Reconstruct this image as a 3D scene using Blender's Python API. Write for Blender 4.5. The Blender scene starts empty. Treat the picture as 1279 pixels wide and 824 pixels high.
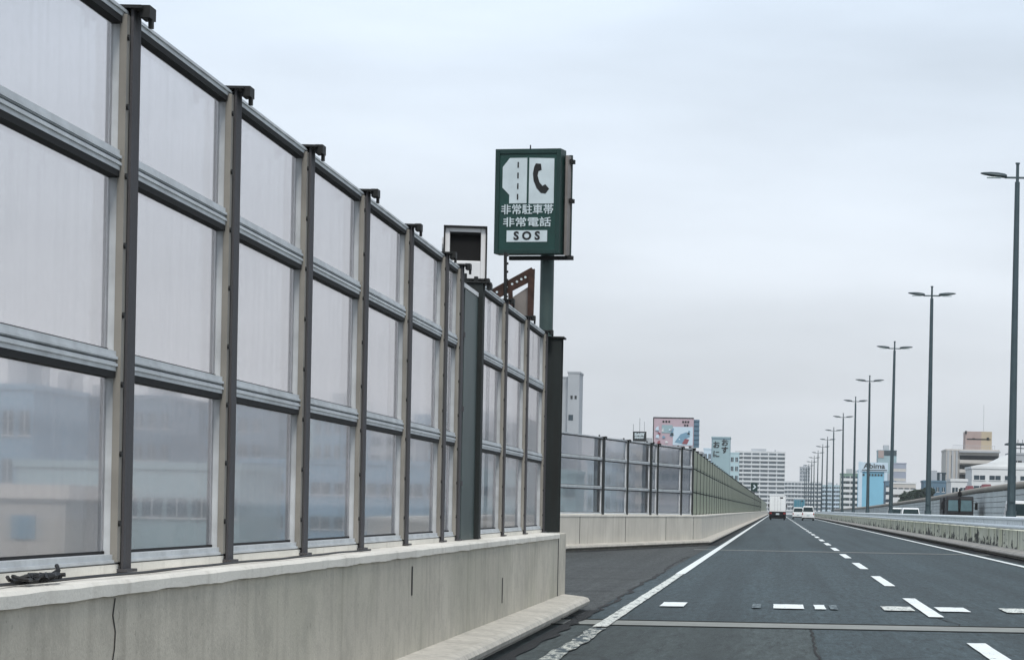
import bpy, bmesh, math, random
from mathutils import Vector, Matrix
R = math.radians
random.seed(7)
sc = bpy.context.scene
col = sc.collection

# ---------------------------------------------------------------- camera
F = 3150.0; PX, PY = 970.0, 637.0; ROLL = R(1.1); EYE = 1.15
cd = bpy.data.cameras.new('camera'); cam = bpy.data.objects.new('camera', cd); col.objects.link(cam)
cd.sensor_width = 36; cd.lens = F/1279*36
cd.shift_x = (639.5-PX)/1279; cd.shift_y = (PY-412)/1279
cd.clip_start = .1; cd.clip_end = 9000
cam.matrix_world = Matrix.Translation((0, 0, EYE)) @ Matrix.Rotation(R(90), 4, 'X') @ Matrix.Rotation(ROLL, 4, 'Z')
sc.camera = cam
def at(x, y, Y):
    u, v = x-PX, PY-y
    a = u*math.cos(ROLL)-v*math.sin(ROLL); b = u*math.sin(ROLL)+v*math.cos(ROLL)
    return Vector((a*Y/F, Y, EYE+b*Y/F))

# ---------------------------------------------------------------- world, sun, exposure
SUN_EL, SUN_AZ = R(48), R(185)
w = bpy.data.worlds.new('World'); sc.world = w; w.use_nodes = True
nt = w.node_tree; N = nt.nodes; L = nt.links; N.clear()
out = N.new('ShaderNodeOutputWorld'); bg = N.new('ShaderNodeBackground'); bg.inputs[1].default_value = .1
L.new(bg.outputs[0], out.inputs[0])
sky = N.new('ShaderNodeTexSky'); sky.sky_type = 'NISHITA'; sky.sun_disc = False
sky.sun_elevation = SUN_EL; sky.sun_rotation = SUN_AZ; sky.air_density = 1.2; sky.dust_density = 3
tc = N.new('ShaderNodeTexCoord')
mp = N.new('ShaderNodeMapping'); mp.inputs['Scale'].default_value = (1, 1, 4.5); L.new(tc.outputs['Generated'], mp.inputs[0])
nz = N.new('ShaderNodeTexNoise'); nz.inputs['Scale'].default_value = 3.2; nz.inputs['Detail'].default_value = 5; nz.inputs['Roughness'].default_value = .5
L.new(mp.outputs[0], nz.inputs[0])
sx = N.new('ShaderNodeSeparateXYZ'); L.new(tc.outputs['Generated'], sx.inputs[0])
mr = N.new('ShaderNodeMapRange'); mr.inputs[1].default_value = 0; mr.inputs[2].default_value = .2; L.new(sx.outputs[2], mr.inputs[0])
g = N.new('ShaderNodeMix'); g.data_type = 'RGBA'; L.new(mr.outputs[0], g.inputs[0])
g.inputs[6].default_value = (7.35, 7.5, 7.75, 1); g.inputs[7].default_value = (7.0, 7.95, 9.1, 1)
c2 = N.new('ShaderNodeMapRange'); c2.inputs[1].default_value = .3; c2.inputs[2].default_value = .7; c2.inputs[3].default_value = .84; c2.inputs[4].default_value = 1.16
L.new(nz.outputs[0], c2.inputs[0])
vm = N.new('ShaderNodeVectorMath'); vm.operation = 'SCALE'; L.new(g.outputs[2], vm.inputs[0]); L.new(c2.outputs[0], vm.inputs[3])
mx = N.new('ShaderNodeMix'); mx.data_type = 'RGBA'; mx.inputs[0].default_value = .93
L.new(sky.outputs[0], mx.inputs[6]); L.new(vm.outputs[0], mx.inputs[7]); L.new(mx.outputs[2], bg.inputs[0])
sd = bpy.data.lights.new('sun', 'SUN'); sd.energy = 1.9; sd.angle = R(14); sd.color = (1, .96, .9)
so = bpy.data.objects.new('sun', sd); col.objects.link(so)
so.rotation_euler = (R(90)-SUN_EL, 0, R(12))     # from behind the camera, a little to the right
sc.view_settings.view_transform = 'Standard'; sc.view_settings.look = 'None'
sc.view_settings.exposure = 0.15; sc.view_settings.gamma = 1; sc.view_settings.use_curve_mapping = False
sc.cycles.max_bounces = 8; sc.cycles.transparent_max_bounces = 24

# ---------------------------------------------------------------- materials
def lin(c): return tuple(((x/255)/12.92 if x/255 <= .04045 else ((x/255+.055)/1.055)**2.4) for x in c)+(1,)
def base(name):
    m = bpy.data.materials.new(name); m.use_nodes = True
    b = m.node_tree.nodes['Principled BSDF']; return m, m.node_tree, b
def mixc(t, fac, a, b, blend='MIX'):
    n = t.nodes.new('ShaderNodeMix'); n.data_type = 'RGBA'; n.blend_type = blend
    for i, s in ((0, fac), (6, a), (7, b)):
        if hasattr(s, 'links'): t.links.new(s, n.inputs[i])
        else: n.inputs[i].default_value = s
    return n.outputs[2]
def coords(t, scale=(1, 1, 1), kind='Object'):
    c = t.nodes.new('ShaderNodeTexCoord'); p = t.nodes.new('ShaderNodeMapping'); p.inputs['Scale'].default_value = scale
    t.links.new(c.outputs[kind], p.inputs[0]); return p.outputs[0]
def noise(t, vec, scale, detail=4, lo=.4, hi=.6, rough=.55):
    n = t.nodes.new('ShaderNodeTexNoise'); n.inputs['Scale'].default_value = scale; n.inputs['Detail'].default_value = detail
    n.inputs['Roughness'].default_value = rough; t.links.new(vec, n.inputs['Vector'])
    r = t.nodes.new('ShaderNodeMapRange'); r.inputs[1].default_value = lo; r.inputs[2].default_value = hi
    t.links.new(n.outputs[0], r.inputs[0]); return r.outputs[0]
def bump(t, b, h, st=.3, d=.01):
    n = t.nodes.new('ShaderNodeBump'); n.inputs['Strength'].default_value = st; n.inputs['Distance'].default_value = d
    t.links.new(h, n.inputs['Height']); t.links.new(n.outputs[0], b.inputs['Normal'])
def plain(name, rgb, rough=.6, metal=0, dirt=.25, scale=3., dark=.5):
    m, t, b = base(name); v = coords(t)
    c = lin(rgb); d = tuple(x*dark for x in c[:3])+(1,)
    f = noise(t, v, scale, 6, .35, .8)
    k = t.nodes.new('ShaderNodeMath'); k.operation = 'MULTIPLY'; k.inputs[1].default_value = dirt*2; t.links.new(f, k.inputs[0]); k.use_clamp = True
    t.links.new(mixc(t, k.outputs[0], c, d), b.inputs['Base Color'])
    b.inputs['Roughness'].default_value = rough; b.inputs['Metallic'].default_value = metal
    return m
def concrete(name, rgb, stain=(90, 80, 66), streak=.35, sc_=1., green=None, pits=False, mould=0):
    m, t, b = base(name); v = coords(t, (1, 1, 1), 'Object')
    c = lin(rgb)
    a = noise(t, v, .9*sc_, 7, .3, .75)
    x = mixc(t, a, c, tuple(q*.74 for q in c[:3])+(1,))
    if green: x = mixc(t, mulf(t, noise(t, v, .5*sc_, 3, .5, .75), .5), x, lin(green))
    vs = coords(t, (5*sc_, 5*sc_, .28*sc_))
    s = noise(t, vs, 1.6, 6, .52, .78)
    x = mixc(t, mulf(t, s, streak), x, lin(stain))
    if pits:
        x = mixc(t, mulf(t, noise(t, v, 26, 3, .66, .72), .5), x, tuple(q*.35 for q in c[:3])+(1,))
        x = mixc(t, mulf(t, noise(t, coords(t, (1, 1, 1)), 3.2, 6, .46, .60, .75), .38), x, tuple(q*.5 for q in c[:3])+(1,))
    f = noise(t, v, 60, 3, .3, .7)
    x = mixc(t, mulf(t, f, .16), x, tuple(q*.5 for q in c[:3])+(1,))
    if mould:
        cc = t.nodes.new('ShaderNodeTexCoord'); sp_ = t.nodes.new('ShaderNodeSeparateXYZ'); t.links.new(cc.outputs['Object'], sp_.inputs[0])
        nn = t.nodes.new('ShaderNodeTexNoise'); nn.inputs['Scale'].default_value = 1.5; nn.inputs['Detail'].default_value = 9; nn.inputs['Roughness'].default_value = .68
        t.links.new(coords(t, (1, .55, 1.6)), nn.inputs['Vector'])
        q = t.nodes.new('ShaderNodeMath'); q.operation = 'MULTIPLY_ADD'; q.inputs[1].default_value = -mould; t.links.new(sp_.outputs[2], q.inputs[0]); t.links.new(nn.outputs[0], q.inputs[2])
        rr = t.nodes.new('ShaderNodeMapRange'); rr.inputs[1].default_value = .385; rr.inputs[2].default_value = .43; t.links.new(q.outputs[0], rr.inputs[0])
        x = mixc(t, mulf(t, rr.outputs[0], .93), x, (.006, .007, .006, 1))
    t.links.new(x, b.inputs['Base Color']); b.inputs['Roughness'].default_value = .9
    bump(t, b, f, .25, .004); return m
def mulf(t, f, k):
    n = t.nodes.new('ShaderNodeMath'); n.operation = 'MULTIPLY'; n.inputs[1].default_value = k; n.use_clamp = True
    t.links.new(f, n.inputs[0]); return n.outputs[0]
def asphalt(name, rgb, tracks=True, patch=.35, stretch=.08):
    m, t, b = base(name); v = coords(t)
    c = lin(rgb)
    big = noise(t, coords(t, (1, stretch, 1)), .8, 5, .35, .7)
    x = mixc(t, mulf(t, big, patch), c, tuple(q*.5 for q in c[:3])+(1,))
    big2 = noise(t, coords(t, (1, .3, 1)), .35, 3, .4, .7)
    x = mixc(t, mulf(t, big2, .3), x, (c[0]*1.25, c[1]*1.5, c[2]*1.65, 1))
    sp = noise(t, v, 95, 2, .35, .75)
    x = mixc(t, mulf(t, sp, .4), x, tuple(min(1, q*2.3) for q in c[:3])+(1,))
    sp2 = noise(t, v, 38, 2, .5, .68)
    x = mixc(t, mulf(t, sp2, .4), x, tuple(q*.4 for q in c[:3])+(1,))
    sp3 = noise(t, coords(t, (1, .35, 1)), 9, 5, .42, .66, .7)
    x = mixc(t, mulf(t, sp3, .55), x, tuple(q*.45 for q in c[:3])+(1,))
    sp4 = noise(t, coords(t, (1, .5, 1)), 21, 3, .55, .7, .7)
    x = mixc(t, mulf(t, sp4, .6), x, tuple(min(1, q*2.1) for q in c[:3])+(1,))
    sp5 = noise(t, coords(t, (1, .10, 1)), 17, 4, .48, .66, .8)
    x = mixc(t, mulf(t, sp5, .75), x, tuple(min(1, q*1.9) for q in c[:3])+(1,))
    sp6 = noise(t, coords(t, (1, .09, 1)), 11, 4, .5, .68, .8)
    x = mixc(t, mulf(t, sp6, .85), x, tuple(q*.35 for q in c[:3])+(1,))
    trk = noise(t, coords(t, (1, .012, 1)), 1.5, 3, .45, .65)
    x = mixc(t, mulf(t, trk, .6), x, tuple(q*.5 for q in c[:3])+(1,))
    vo = t.nodes.new('ShaderNodeTexVoronoi'); vo.feature = 'DISTANCE_TO_EDGE'; vo.inputs['Scale'].default_value = .16
    wv = t.nodes.new('ShaderNodeVectorMath'); wv.operation = 'ADD'
    nn = t.nodes.new('ShaderNodeTexNoise'); nn.inputs['Scale'].default_value = 1.7; nn.inputs['Detail'].default_value = 5; t.links.new(v, nn.inputs['Vector'])
    t.links.new(v, wv.inputs[0]); t.links.new(nn.outputs['Color'], wv.inputs[1]); t.links.new(wv.outputs[0], vo.inputs['Vector'])
    r = t.nodes.new('ShaderNodeMapRange'); r.inputs[1].default_value = .0; r.inputs[2].default_value = .006; r.inputs[3].default_value = 1; r.inputs[4].default_value = 0
    t.links.new(vo.outputs['Distance'], r.inputs[0])
    x = mixc(t, mulf(t, r.outputs[0], .6), x, (.01, .01, .01, 1))
    t.links.new(x, b.inputs['Base Color']); b.inputs['Roughness'].default_value = .82
    bump(t, b, sp, .5, .006); return m
def paint(name, rgb, wear, under=(62, 74, 78), sc_=9., stretch=.4):
    m, t, b = base(name); v = coords(t, (1, stretch, 1))
    n = noise(t, v, sc_, 8, wear-.06, wear+.02, .7)      # 1 where the paint remains
    n3 = noise(t, v, 34, 5, wear-.04, wear+.03, .8)
    mm = t.nodes.new('ShaderNodeMath'); mm.operation = 'MULTIPLY'; t.links.new(n, mm.inputs[0]); t.links.new(n3, mm.inputs[1]); n = mm.outputs[0]
    n2 = noise(t, v, 3, 4, .3, .8)
    x = mixc(t, mulf(t, n2, .4), lin(rgb), tuple(q*.55 for q in lin(rgb)[:3])+(1,))
    x = mixc(t, n, lin(under), x)
    t.links.new(x, b.inputs['Base Color']); b.inputs['Roughness'].default_value = .7; return m
def pane_mat(name, tint, haze, k=.3, streaks=True):
    m = bpy.data.materials.new(name); m.use_nodes = True; t = m.node_tree; t.nodes.clear()
    o = t.nodes.new('ShaderNodeOutputMaterial'); tr = t.nodes.new('ShaderNodeBsdfTransparent'); tr.inputs[0].default_value = tint
    rf = t.nodes.new('ShaderNodeBsdfRefraction'); rf.inputs['IOR'].default_value = 1.12; rf.inputs['Roughness'].default_value = .06; rf.inputs[0].default_value = tint
    tl = t.nodes.new('ShaderNodeBsdfTranslucent'); tl.inputs[0].default_value = haze
    df = t.nodes.new('ShaderNodeBsdfDiffuse'); df.inputs[0].default_value = haze
    gl = t.nodes.new('ShaderNodeBsdfGlossy'); gl.inputs['Roughness'].default_value = .06; gl.inputs[0].default_value = (.9, .95, 1, 1)
    def mix(f, a, b):
        q = t.nodes.new('ShaderNodeMixShader')
        if hasattr(f, 'links'): t.links.new(f, q.inputs[0])
        else: q.inputs[0].default_value = f
        t.links.new(a, q.inputs[1]); t.links.new(b, q.inputs[2]); return q.outputs[0]
    see = mix(.55, tr.outputs[0], rf.outputs[0])
    dirt = mix(.5, tl.outputs[0], df.outputs[0])
    v = coords(t, (5, 5, .35)); n = noise(t, v, 2.2, 8, .45, .8, .7)
    sm = noise(t, coords(t, (1, 1, 1)), 2.6, 6, .5, .75, .65)
    oi = t.nodes.new('ShaderNodeObjectInfo'); ad = t.nodes.new('ShaderNodeMath'); ad.operation = 'MULTIPLY_ADD'; ad.inputs[1].default_value = .8
    t.links.new(sm, ad.inputs[0]); t.links.new(n, ad.inputs[2]); a2 = t.nodes.new('ShaderNodeMath'); a2.operation = 'MULTIPLY_ADD'; a2.inputs[1].default_value = .5
    t.links.new(oi.outputs['Random'], a2.inputs[0]); t.links.new(ad.outputs[0], a2.inputs[2]); n = a2.outputs[0]
    a = t.nodes.new('ShaderNodeMath'); a.operation = 'MULTIPLY_ADD'; a.inputs[1].default_value = k*.9; a.inputs[2].default_value = k*.5; t.links.new(n, a.inputs[0])
    s = mix(a.outputs[0], see, dirt)
    s = mix(.05, s, gl.outputs[0])
    t.links.new(s, o.inputs[0]); return m

M = {}
M['wall'] = concrete('parapet_concrete', (202, 195, 180), streak=.32, green=(160, 160, 140), pits=True)
M['coping'] = concrete('coping_concrete', (238, 233, 222), stain=(140, 132, 116), streak=.3)
M['kerb'] = concrete('kerb_concrete', (206, 200, 188), stain=(84, 74, 60), streak=.55, sc_=2, pits=True)
M['median'] = concrete('median_concrete', (222, 222, 204), stain=(22, 24, 18), streak=1., sc_=1.6, green=(170, 172, 120), mould=.34)
M['median_kerb'] = concrete('median_kerb_concrete', (190, 184, 176), stain=(70, 56, 46), streak=.5, sc_=2)
M['farwall'] = concrete('far_wall_concrete', (214, 208, 196), stain=(120, 108, 90), streak=.35)
M['seal_and_slot'] = plain('sealant_and_slot_dark', (26, 24, 22), .9)
M['road'] = asphalt('carriageway_asphalt', (56, 68, 71), patch=.8)
M['road_near'] = asphalt('near_asphalt', (62, 70, 69), patch=.45)
M['bay'] = asphalt('parking_bay_asphalt', (64, 66, 64), patch=.9, stretch=2.5)
M['joint'] = concrete('expansion_joint', (146, 148, 143), stain=(60, 54, 46), streak=.3, sc_=3)
M['white'] = paint('road_paint', (236, 240, 238), .37)
M['scuffed'] = paint('scuffed_road_paint', (222, 224, 216), .43, sc_=9, stretch=.3)
M['worn'] = paint('worn_road_paint', (214, 214, 202), .5, sc_=8, stretch=.3)
M['faint'] = paint('faint_road_paint', (150, 162, 164), .52)
M['steel'] = concrete('galvanised_post', (78, 77, 80), stain=(60, 48, 40), streak=.6, sc_=2)
M['darksteel'] = concrete('dark_post', (36, 42, 42), stain=(30, 26, 22), streak=.5, sc_=2)
M['bracket'] = plain('black_bracket', (22, 24, 24), .7, .1, .3)
M['alu'] = plain('aluminium_frame', (204, 208, 210), .5, .05, .35, 6, .5)
M['beige'] = plain('clamp_strip', (142, 138, 130), .6, .1, .4)
M['shade_black'] = plain('gasket_shade_black', (12, 11, 11), .85)
M['pane'] = pane_mat('clear_polycarbonate', (.99, .97, .97, 1), (.85, .84, .84, 1), .065)
M['pane_old'] = pane_mat('clouded_polycarbonate', (.72, .80, .78, 1), (.36, .42, .40, 1), .5)
M['pole'] = plain('street_lamp_grey', (66, 82, 88), .5, .3, .25)
M['lamp'] = plain('lamp_housing', (60, 72, 76), .4, .4, .2)
M['lens'] = plain('lamp_lens', (170, 186, 190), .2)
M['beam'] = plain('guard_rail_zinc', (236, 242, 244), .5, .0, .2, 5)
M['post'] = plain('guard_rail_post', (120, 126, 126), .6, .3, .4)
M['sgreen'] = plain('sign_green', (5, 56, 50), .5, 0, .35, 5)
M['sdark'] = plain('sign_frame_green', (10, 48, 44), .5, .1, .3)
M['swhite'] = plain('sign_white', (196, 208, 212), .5, 0, .35, 4, .7)
M['sblack'] = plain('sign_black', (12, 14, 14), .6)
M['rust'] = plain('rusty_steel', (70, 48, 40), .85, .1, .7, 12, .3)
M['greypanel'] = plain('grey_plate', (132, 126, 122), .6, .1, .5)
M['housing'] = plain('camera_housing', (222, 222, 222), .45, .1, .2)
M['black'] = plain('black_plastic', (6, 6, 7), .9)
M['truckglass'] = plain('pale_truck_glass', (84, 112, 118), .2)
M['greenmetal'] = plain('green_metal_panel', (62, 78, 76), .5, .3, .35)
M['tealpanel'] = plain('teal_panel', (64, 96, 106), .5, .1, .3)
M['cable'] = plain('black_cable', (18, 18, 20), .6)
M['wallpanel'] = concrete('ribbed_noise_panel', (154, 160, 144), stain=(70, 50, 44), streak=.6, green=(120, 140, 120))
M['opp'] = concrete('grey_noise_panel', (208, 214, 214), stain=(130, 130, 124), streak=.15, sc_=.3)
M['pipe'] = concrete('weathered_cap_pipe', (158, 152, 142), stain=(104, 74, 56), streak=.7, sc_=.6)
M['ground'] = plain('city_ground', (116, 122, 122), .95, 0, .5, .02)
M['deck'] = plain('deck_concrete', (120, 120, 116), .9)
M['glassdark'] = plain('vehicle_glass', (26, 44, 46), .12, 0, .1)
M['glassdark'].node_tree.nodes['Principled BSDF'].inputs['Specular IOR Level'].default_value = .25
M['wglass'] = plain('window_glass', (44, 62, 72), .15, 0, .3, .4)
M['tyre'] = plain('tyre', (18, 18, 18), .85)
M['rim'] = plain('rim', (150, 152, 154), .35, .7)
M['vwhite'] = plain('white_car_paint', (232, 234, 234), .3, 0, .1, 2, .8)
M['vblack'] = plain('black_car_paint', (12, 13, 18), .6, 0, .1)
M['vblue'] = plain('teal_truck_paint', (70, 128, 146), .4, 0, .2)
M['red'] = plain('tail_light', (150, 16, 14), .3)
M['amber'] = plain('head_light', (214, 218, 220), .2)
def bm_(n, rgb, d=.25, s=.25): M[n] = plain(n, rgb, .85, 0, d, s, .72); return n
for n, c in dict(b_white=(214, 216, 216), b_grey=(168, 172, 176), b_cyan=(176, 200, 206), b_beige=(190, 186, 180), b_brown=(166, 148, 142), b_tan=(178, 164, 140),
                 b_blue=(126, 184, 208), b_pale=(196, 214, 226), b_slate=(94, 120, 138), b_dark=(52, 66, 72), b_green=(116, 142, 128), b_teal=(148, 172, 178),
                 b_pink=(184, 164, 172), b_bluegrey=(118, 152, 174), b_roof=(146, 150, 154), b_red=(140, 84, 90), b_lilac=(150, 156, 170)).items(): bm_(n, c)

# ---------------------------------------------------------------- helpers
def tag(o, label=None, cat=None, group=None, kind=None):
    if label: o['label'] = label
    if cat: o['category'] = cat
    if group: o['group'] = group
    if kind: o['kind'] = kind
    return o
def thing(name, label, cat, loc=(0, 0, 0), rz=0, group=None):
    o = bpy.data.objects.new(name, None); col.objects.link(o); o.location = loc; o.rotation_euler.z = rz
    return tag(o, label, cat, group)
class MB:
    def __init__(s, T=None): s.v = []; s.f = []; s.T = T
    def add(s, vs, fs):
        k = len(s.v); s.v += [s.T(*p) if s.T else tuple(p) for p in vs]; s.f += [tuple(i+k for i in f) for f in fs]; return s
    def box(s, x0, x1, y0, y1, z0, z1):
        return s.add([(x0,y0,z0),(x1,y0,z0),(x1,y1,z0),(x0,y1,z0),(x0,y0,z1),(x1,y0,z1),(x1,y1,z1),(x0,y1,z1)],
                     [(3,2,1,0),(4,5,6,7),(0,1,5,4),(1,2,6,5),(2,3,7,6),(3,0,4,7)])
    def frust(s, b, t, z0, z1):     # b, t = (x0,x1,y0,y1)
        return s.add([(b[0],b[2],z0),(b[1],b[2],z0),(b[1],b[3],z0),(b[0],b[3],z0),(t[0],t[2],z1),(t[1],t[2],z1),(t[1],t[3],z1),(t[0],t[3],z1)],
                     [(3,2,1,0),(4,5,6,7),(0,1,5,4),(1,2,6,5),(2,3,7,6),(3,0,4,7)])
    def prism(s, poly, ax, a0, a1):   # poly in the other two axes, in order
        def mk(p, a):
            return (a, p[0], p[1]) if ax == 'x' else (p[0], a, p[1]) if ax == 'y' else (p[0], p[1], a)
        n = len(poly); vs = [mk(p, a0) for p in poly]+[mk(p, a1) for p in poly]
        return s.add(vs, [tuple(range(n))[::-1], tuple(range(n, 2*n))]+[(i, (i+1) % n, n+(i+1) % n, n+i) for i in range(n)])
    def slab(s, q, th, nrm):          # four corner points, thickness along nrm
        n = Vector(nrm).normalized()*th; q = [Vector(p) for p in q]
        return s.add([tuple(p) for p in q]+[tuple(p+n) for p in q], [(3,2,1,0),(4,5,6,7),(0,1,5,4),(1,2,6,5),(2,3,7,6),(3,0,4,7)])
    def tube(s, pts, r, n=8, cap=True):
        pts = [Vector(p) for p in pts]; rs = r if isinstance(r, (list, tuple)) else [r]*len(pts); vs = []; fs = []
        for i, p in enumerate(pts):
            d = (pts[min(i+1, len(pts)-1)]-pts[max(i-1, 0)]).normalized()
            a = Vector((0, 0, 1)) if abs(d.z) < .9 else Vector((1, 0, 0)); u = d.cross(a).normalized(); w_ = d.cross(u)
            for j in range(n):
                t = 2*math.pi*j/n; vs.append(tuple(p+(u*math.cos(t)+w_*math.sin(t))*rs[i]))
        for i in range(len(pts)-1):
            for j in range(n): fs.append((i*n+j, i*n+(j+1) % n, (i+1)*n+(j+1) % n, (i+1)*n+j))
        if cap: fs += [tuple(range(n))[::-1], tuple(range((len(pts)-1)*n, len(pts)*n))]
        return s.add(vs, fs)
    def mesh(s, name, mat):
        me = bpy.data.meshes.new(name); me.from_pydata(s.v, [], s.f)
        b = bmesh.new(); b.from_mesh(me); bmesh.ops.recalc_face_normals(b, faces=b.faces); b.to_mesh(me); b.free()
        me.materials.append(M[mat] if isinstance(mat, str) else mat); return me
    def build(s, name, mat, parent=None, bevel=0, smooth=False, world=False):
        me = s.mesh(name, mat); o = bpy.data.objects.new(name, me); col.objects.link(o)
        if parent:
            o.parent = parent
            if world: o.matrix_parent_inverse = Matrix.Translation(-Vector(parent.location))
        if bevel:
            b = o.modifiers.new('bevel', 'BEVEL'); b.width = bevel; b.segments = 2; b.limit_method = 'ANGLE'
        if smooth:
            for p in me.polygons: p.use_smooth = True
            try:
                me.set_sharp_from_angle(angle=R(40))
            except Exception: pass
        return o
def dup(o, parent=None):
    c = o.copy(); col.objects.link(c)
    if parent: c.parent = parent
    for ch in list(o.children): dup(ch, c)
    return c
def place(me, name, parent, loc=(0, 0, 0)):
    o = bpy.data.objects.new(name, me); col.objects.link(o); o.parent = parent; o.location = loc; return o
def frame_T(p, q, side=1):
    """s runs from p to q, d points to the road side, z is up"""
    p = Vector((p[0], p[1])); q = Vector((q[0], q[1])); a = (q-p).normalized(); n = Vector((a.y, -a.x))*side
    return lambda s, d, z: (p.x+a.x*s+n.x*d, p.y+a.y*s+n.y*d, z)
def sweep(path, prof, closed=True, zf=None):
    """profile (d,z) swept on a mitred path, d to the right of travel"""
    mb = MB(); P = [Vector(p) for p in path]; n = len(prof); vs = []; fs = []
    for i, p in enumerate(P):
        a = (P[i]-P[i-1]).normalized() if i else (P[1]-P[0]).normalized()
        b = (P[i+1]-P[i]).normalized() if i < len(P)-1 else a
        na, nb = Vector((a.y, -a.x)), Vector((b.y, -b.x)); m = (na+nb).normalized(); k = 1/max(.3, m.dot(na))
        for d, z in prof: vs.append((p.x+m.x*d*k, p.y+m.y*d*k, z*(zf(i) if zf else 1)))
    for i in range(len(P)-1):
        for j in range(n if closed else n-1): fs.append((i*n+j, i*n+(j+1) % n, (i+1)*n+(j+1) % n, (i+1)*n+j))
    if closed: fs += [tuple(range(n)), tuple(range((len(P)-1)*n, len(P)*n))[::-1]]
    return mb.add(vs, fs)
def sheet(name, pts, z, mat, label=None):
    mb = MB(); mb.add([(x, y, z) for x, y in pts], [tuple(range(len(pts)))])
    o = mb.build(name, mat)
    me = o.data
    if me.polygons[0].normal.z < 0: me.flip_normals()
    return tag(o, kind='structure')
def text(s, size, mat, parent, loc, rot=(R(90), 0, 0), name='lettering', th=.002, sx_=1., bold=0):
    c = bpy.data.curves.new('t', 'FONT'); c.body = s; c.size = size; c.extrude = th; c.align_x = 'CENTER'; c.align_y = 'CENTER'; c.offset = bold; c.resolution_u = 3
    t = bpy.data.objects.new('t', c); col.objects.link(t); bpy.context.view_layer.update()
    me = bpy.data.meshes.new_from_object(t); bpy.data.objects.remove(t)
    me.materials.clear(); me.materials.append(M[mat])
    o = bpy.data.objects.new(name, me); col.objects.link(o); o.parent = parent; o.location = loc; o.rotation_euler = rot; o.scale.x = sx_; return o

# ---------------------------------------------------------------- ground, deck, roads
sheet('ground', [(-5000, -300), (5000, -300), (5000, 7000), (-5000, 7000)], -9, 'ground')
dk = sweep([(-2.9, -8), (-2.9, 29.0), (-6.1, 36.5), (-6.1, 62.8), (-2.95, 80), (-2.95, 720)], [(0, -.02), (18.4, -.02), (18.4, -1.6), (0, -1.6)])
# deck built from simple slabs so that its edges stay true
dk = MB(); dk.box(-2.95, 15.4, -8, 720, -1.6, -.012); dk.prism([(-2.96, 29), (-6.1, 36.5), (-6.1, 62.8), (-2.96, 80)], 'z', -1.6, -.012)
tag(dk.build('bridge_deck', 'deck'), kind='structure')
sheet('road', [(-2.95, 25.7), (15.4, 25.7), (15.4, 720), (-2.95, 720)], 0, 'road')
o = sheet('road', [(-2.95, -8), (15.4, -8), (15.4, 24.5), (-2.95, 24.5)], 0, 'road_near')
sheet('road_patch', [(.37, 5), (1.6, 5), (15.0, 5), (15.0, 24.4), (.37, 24.4)], .003, 'road')
sheet('parking_bay_pavement', [(-2.0, 26.0), (-2.0, 82), (-2.95, 80), (-6.0, 62.8), (-6.0, 36.5), (-2.95, 29)], .004, 'bay')
sheet('expansion_joint', [(-2.95, 24.5), (15.4, 24.5), (15.4, 25.7), (-2.95, 25.7)], .002, 'joint')
mb = MB()
for y in (24.5, 25.66): mb.box(-2.4, 6.0, y, y+.05, .003, .010)
tag(mb.build('expansion_joint', 'darksteel'), kind='structure')
sheet('expansion_joint', [(-2.3, 70.5), (6.0, 70.5), (6.0, 71.3), (-2.3, 71.3)], .010, 'joint')
def crack(pts, w0, name='road_crack'):
    mb = MB(); L_ = []; Rr = []
    for x, y in pts: q = w0*random.uniform(.5, 1.3); L_.append((x-q, y, .006)); Rr.append((x+q, y, .006))
    n = len(pts); mb.add(L_+Rr, [(i, i+1, n+i+1, n+i) for i in range(n-1)]); return tag(mb.build(name, 'seal_and_slot'), kind='structure')
def wander(p, q, n, j):
    return [(p[0]+(q[0]-p[0])*i/n+random.uniform(-j, j), p[1]+(q[1]-p[1])*i/n) for i in range(n+1)]
crack(wander((.36, 24.4), (.34, 15), 26, .02), .012)
crack(wander((1.62, 30), (1.9, 25.9), 14, .05), .010)
crack(wander((-1.95, 26.5), (-2.1, 60), 60, .05), .03)
for y in (34, 40, 47):
    pts = [(-5.3+i*.24, y+random.uniform(-.15, .15)+i*.02) for i in range(14)]
    m2 = MB(); n = len(pts); m2.add([(x, a, .010) for x, a in pts]+[(x, a+.07, .010) for x, a in pts], [(i, i+1, n+i+1, n+i) for i in range(n-1)])
    tag(m2.build('road_crack', 'seal_and_slot'), kind='structure')
M['shade_grime'] = asphalt('gutter_shade_grime', (22, 22, 21), patch=.6)  # near-black strips by the kerbs: shadow put into the colour, with gathered dirt
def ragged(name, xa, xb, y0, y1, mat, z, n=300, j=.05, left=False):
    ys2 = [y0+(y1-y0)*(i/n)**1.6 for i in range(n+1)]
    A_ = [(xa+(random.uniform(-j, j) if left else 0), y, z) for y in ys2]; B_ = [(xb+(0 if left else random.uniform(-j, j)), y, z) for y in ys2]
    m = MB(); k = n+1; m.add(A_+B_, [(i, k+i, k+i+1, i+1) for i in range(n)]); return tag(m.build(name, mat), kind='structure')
ragged('kerb_shade_grime', 5.80, 6.3, 10, 700, 'shade_grime', .008, left=True)
ragged('kerb_shade_grime', -2.1, -1.86, 81, 700, 'shade_grime', .008)
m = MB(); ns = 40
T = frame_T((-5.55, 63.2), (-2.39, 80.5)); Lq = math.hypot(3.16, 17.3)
m.T = T; m.add([(Lq*i/ns, .3, .008) for i in range(ns+1)]+[(Lq*i/ns, .62+random.uniform(-.05, .05), .008) for i in range(ns+1)], [(i, i+1, ns+2+i, ns+1+i) for i in range(ns)]); tag(m.build('kerb_shade_grime', 'shade_grime'), kind='structure')
ragged('kerb_shade_grime', -2.05, -1.93, 4, 27.9, 'shade_grime', .010, 80, .04)
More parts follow.
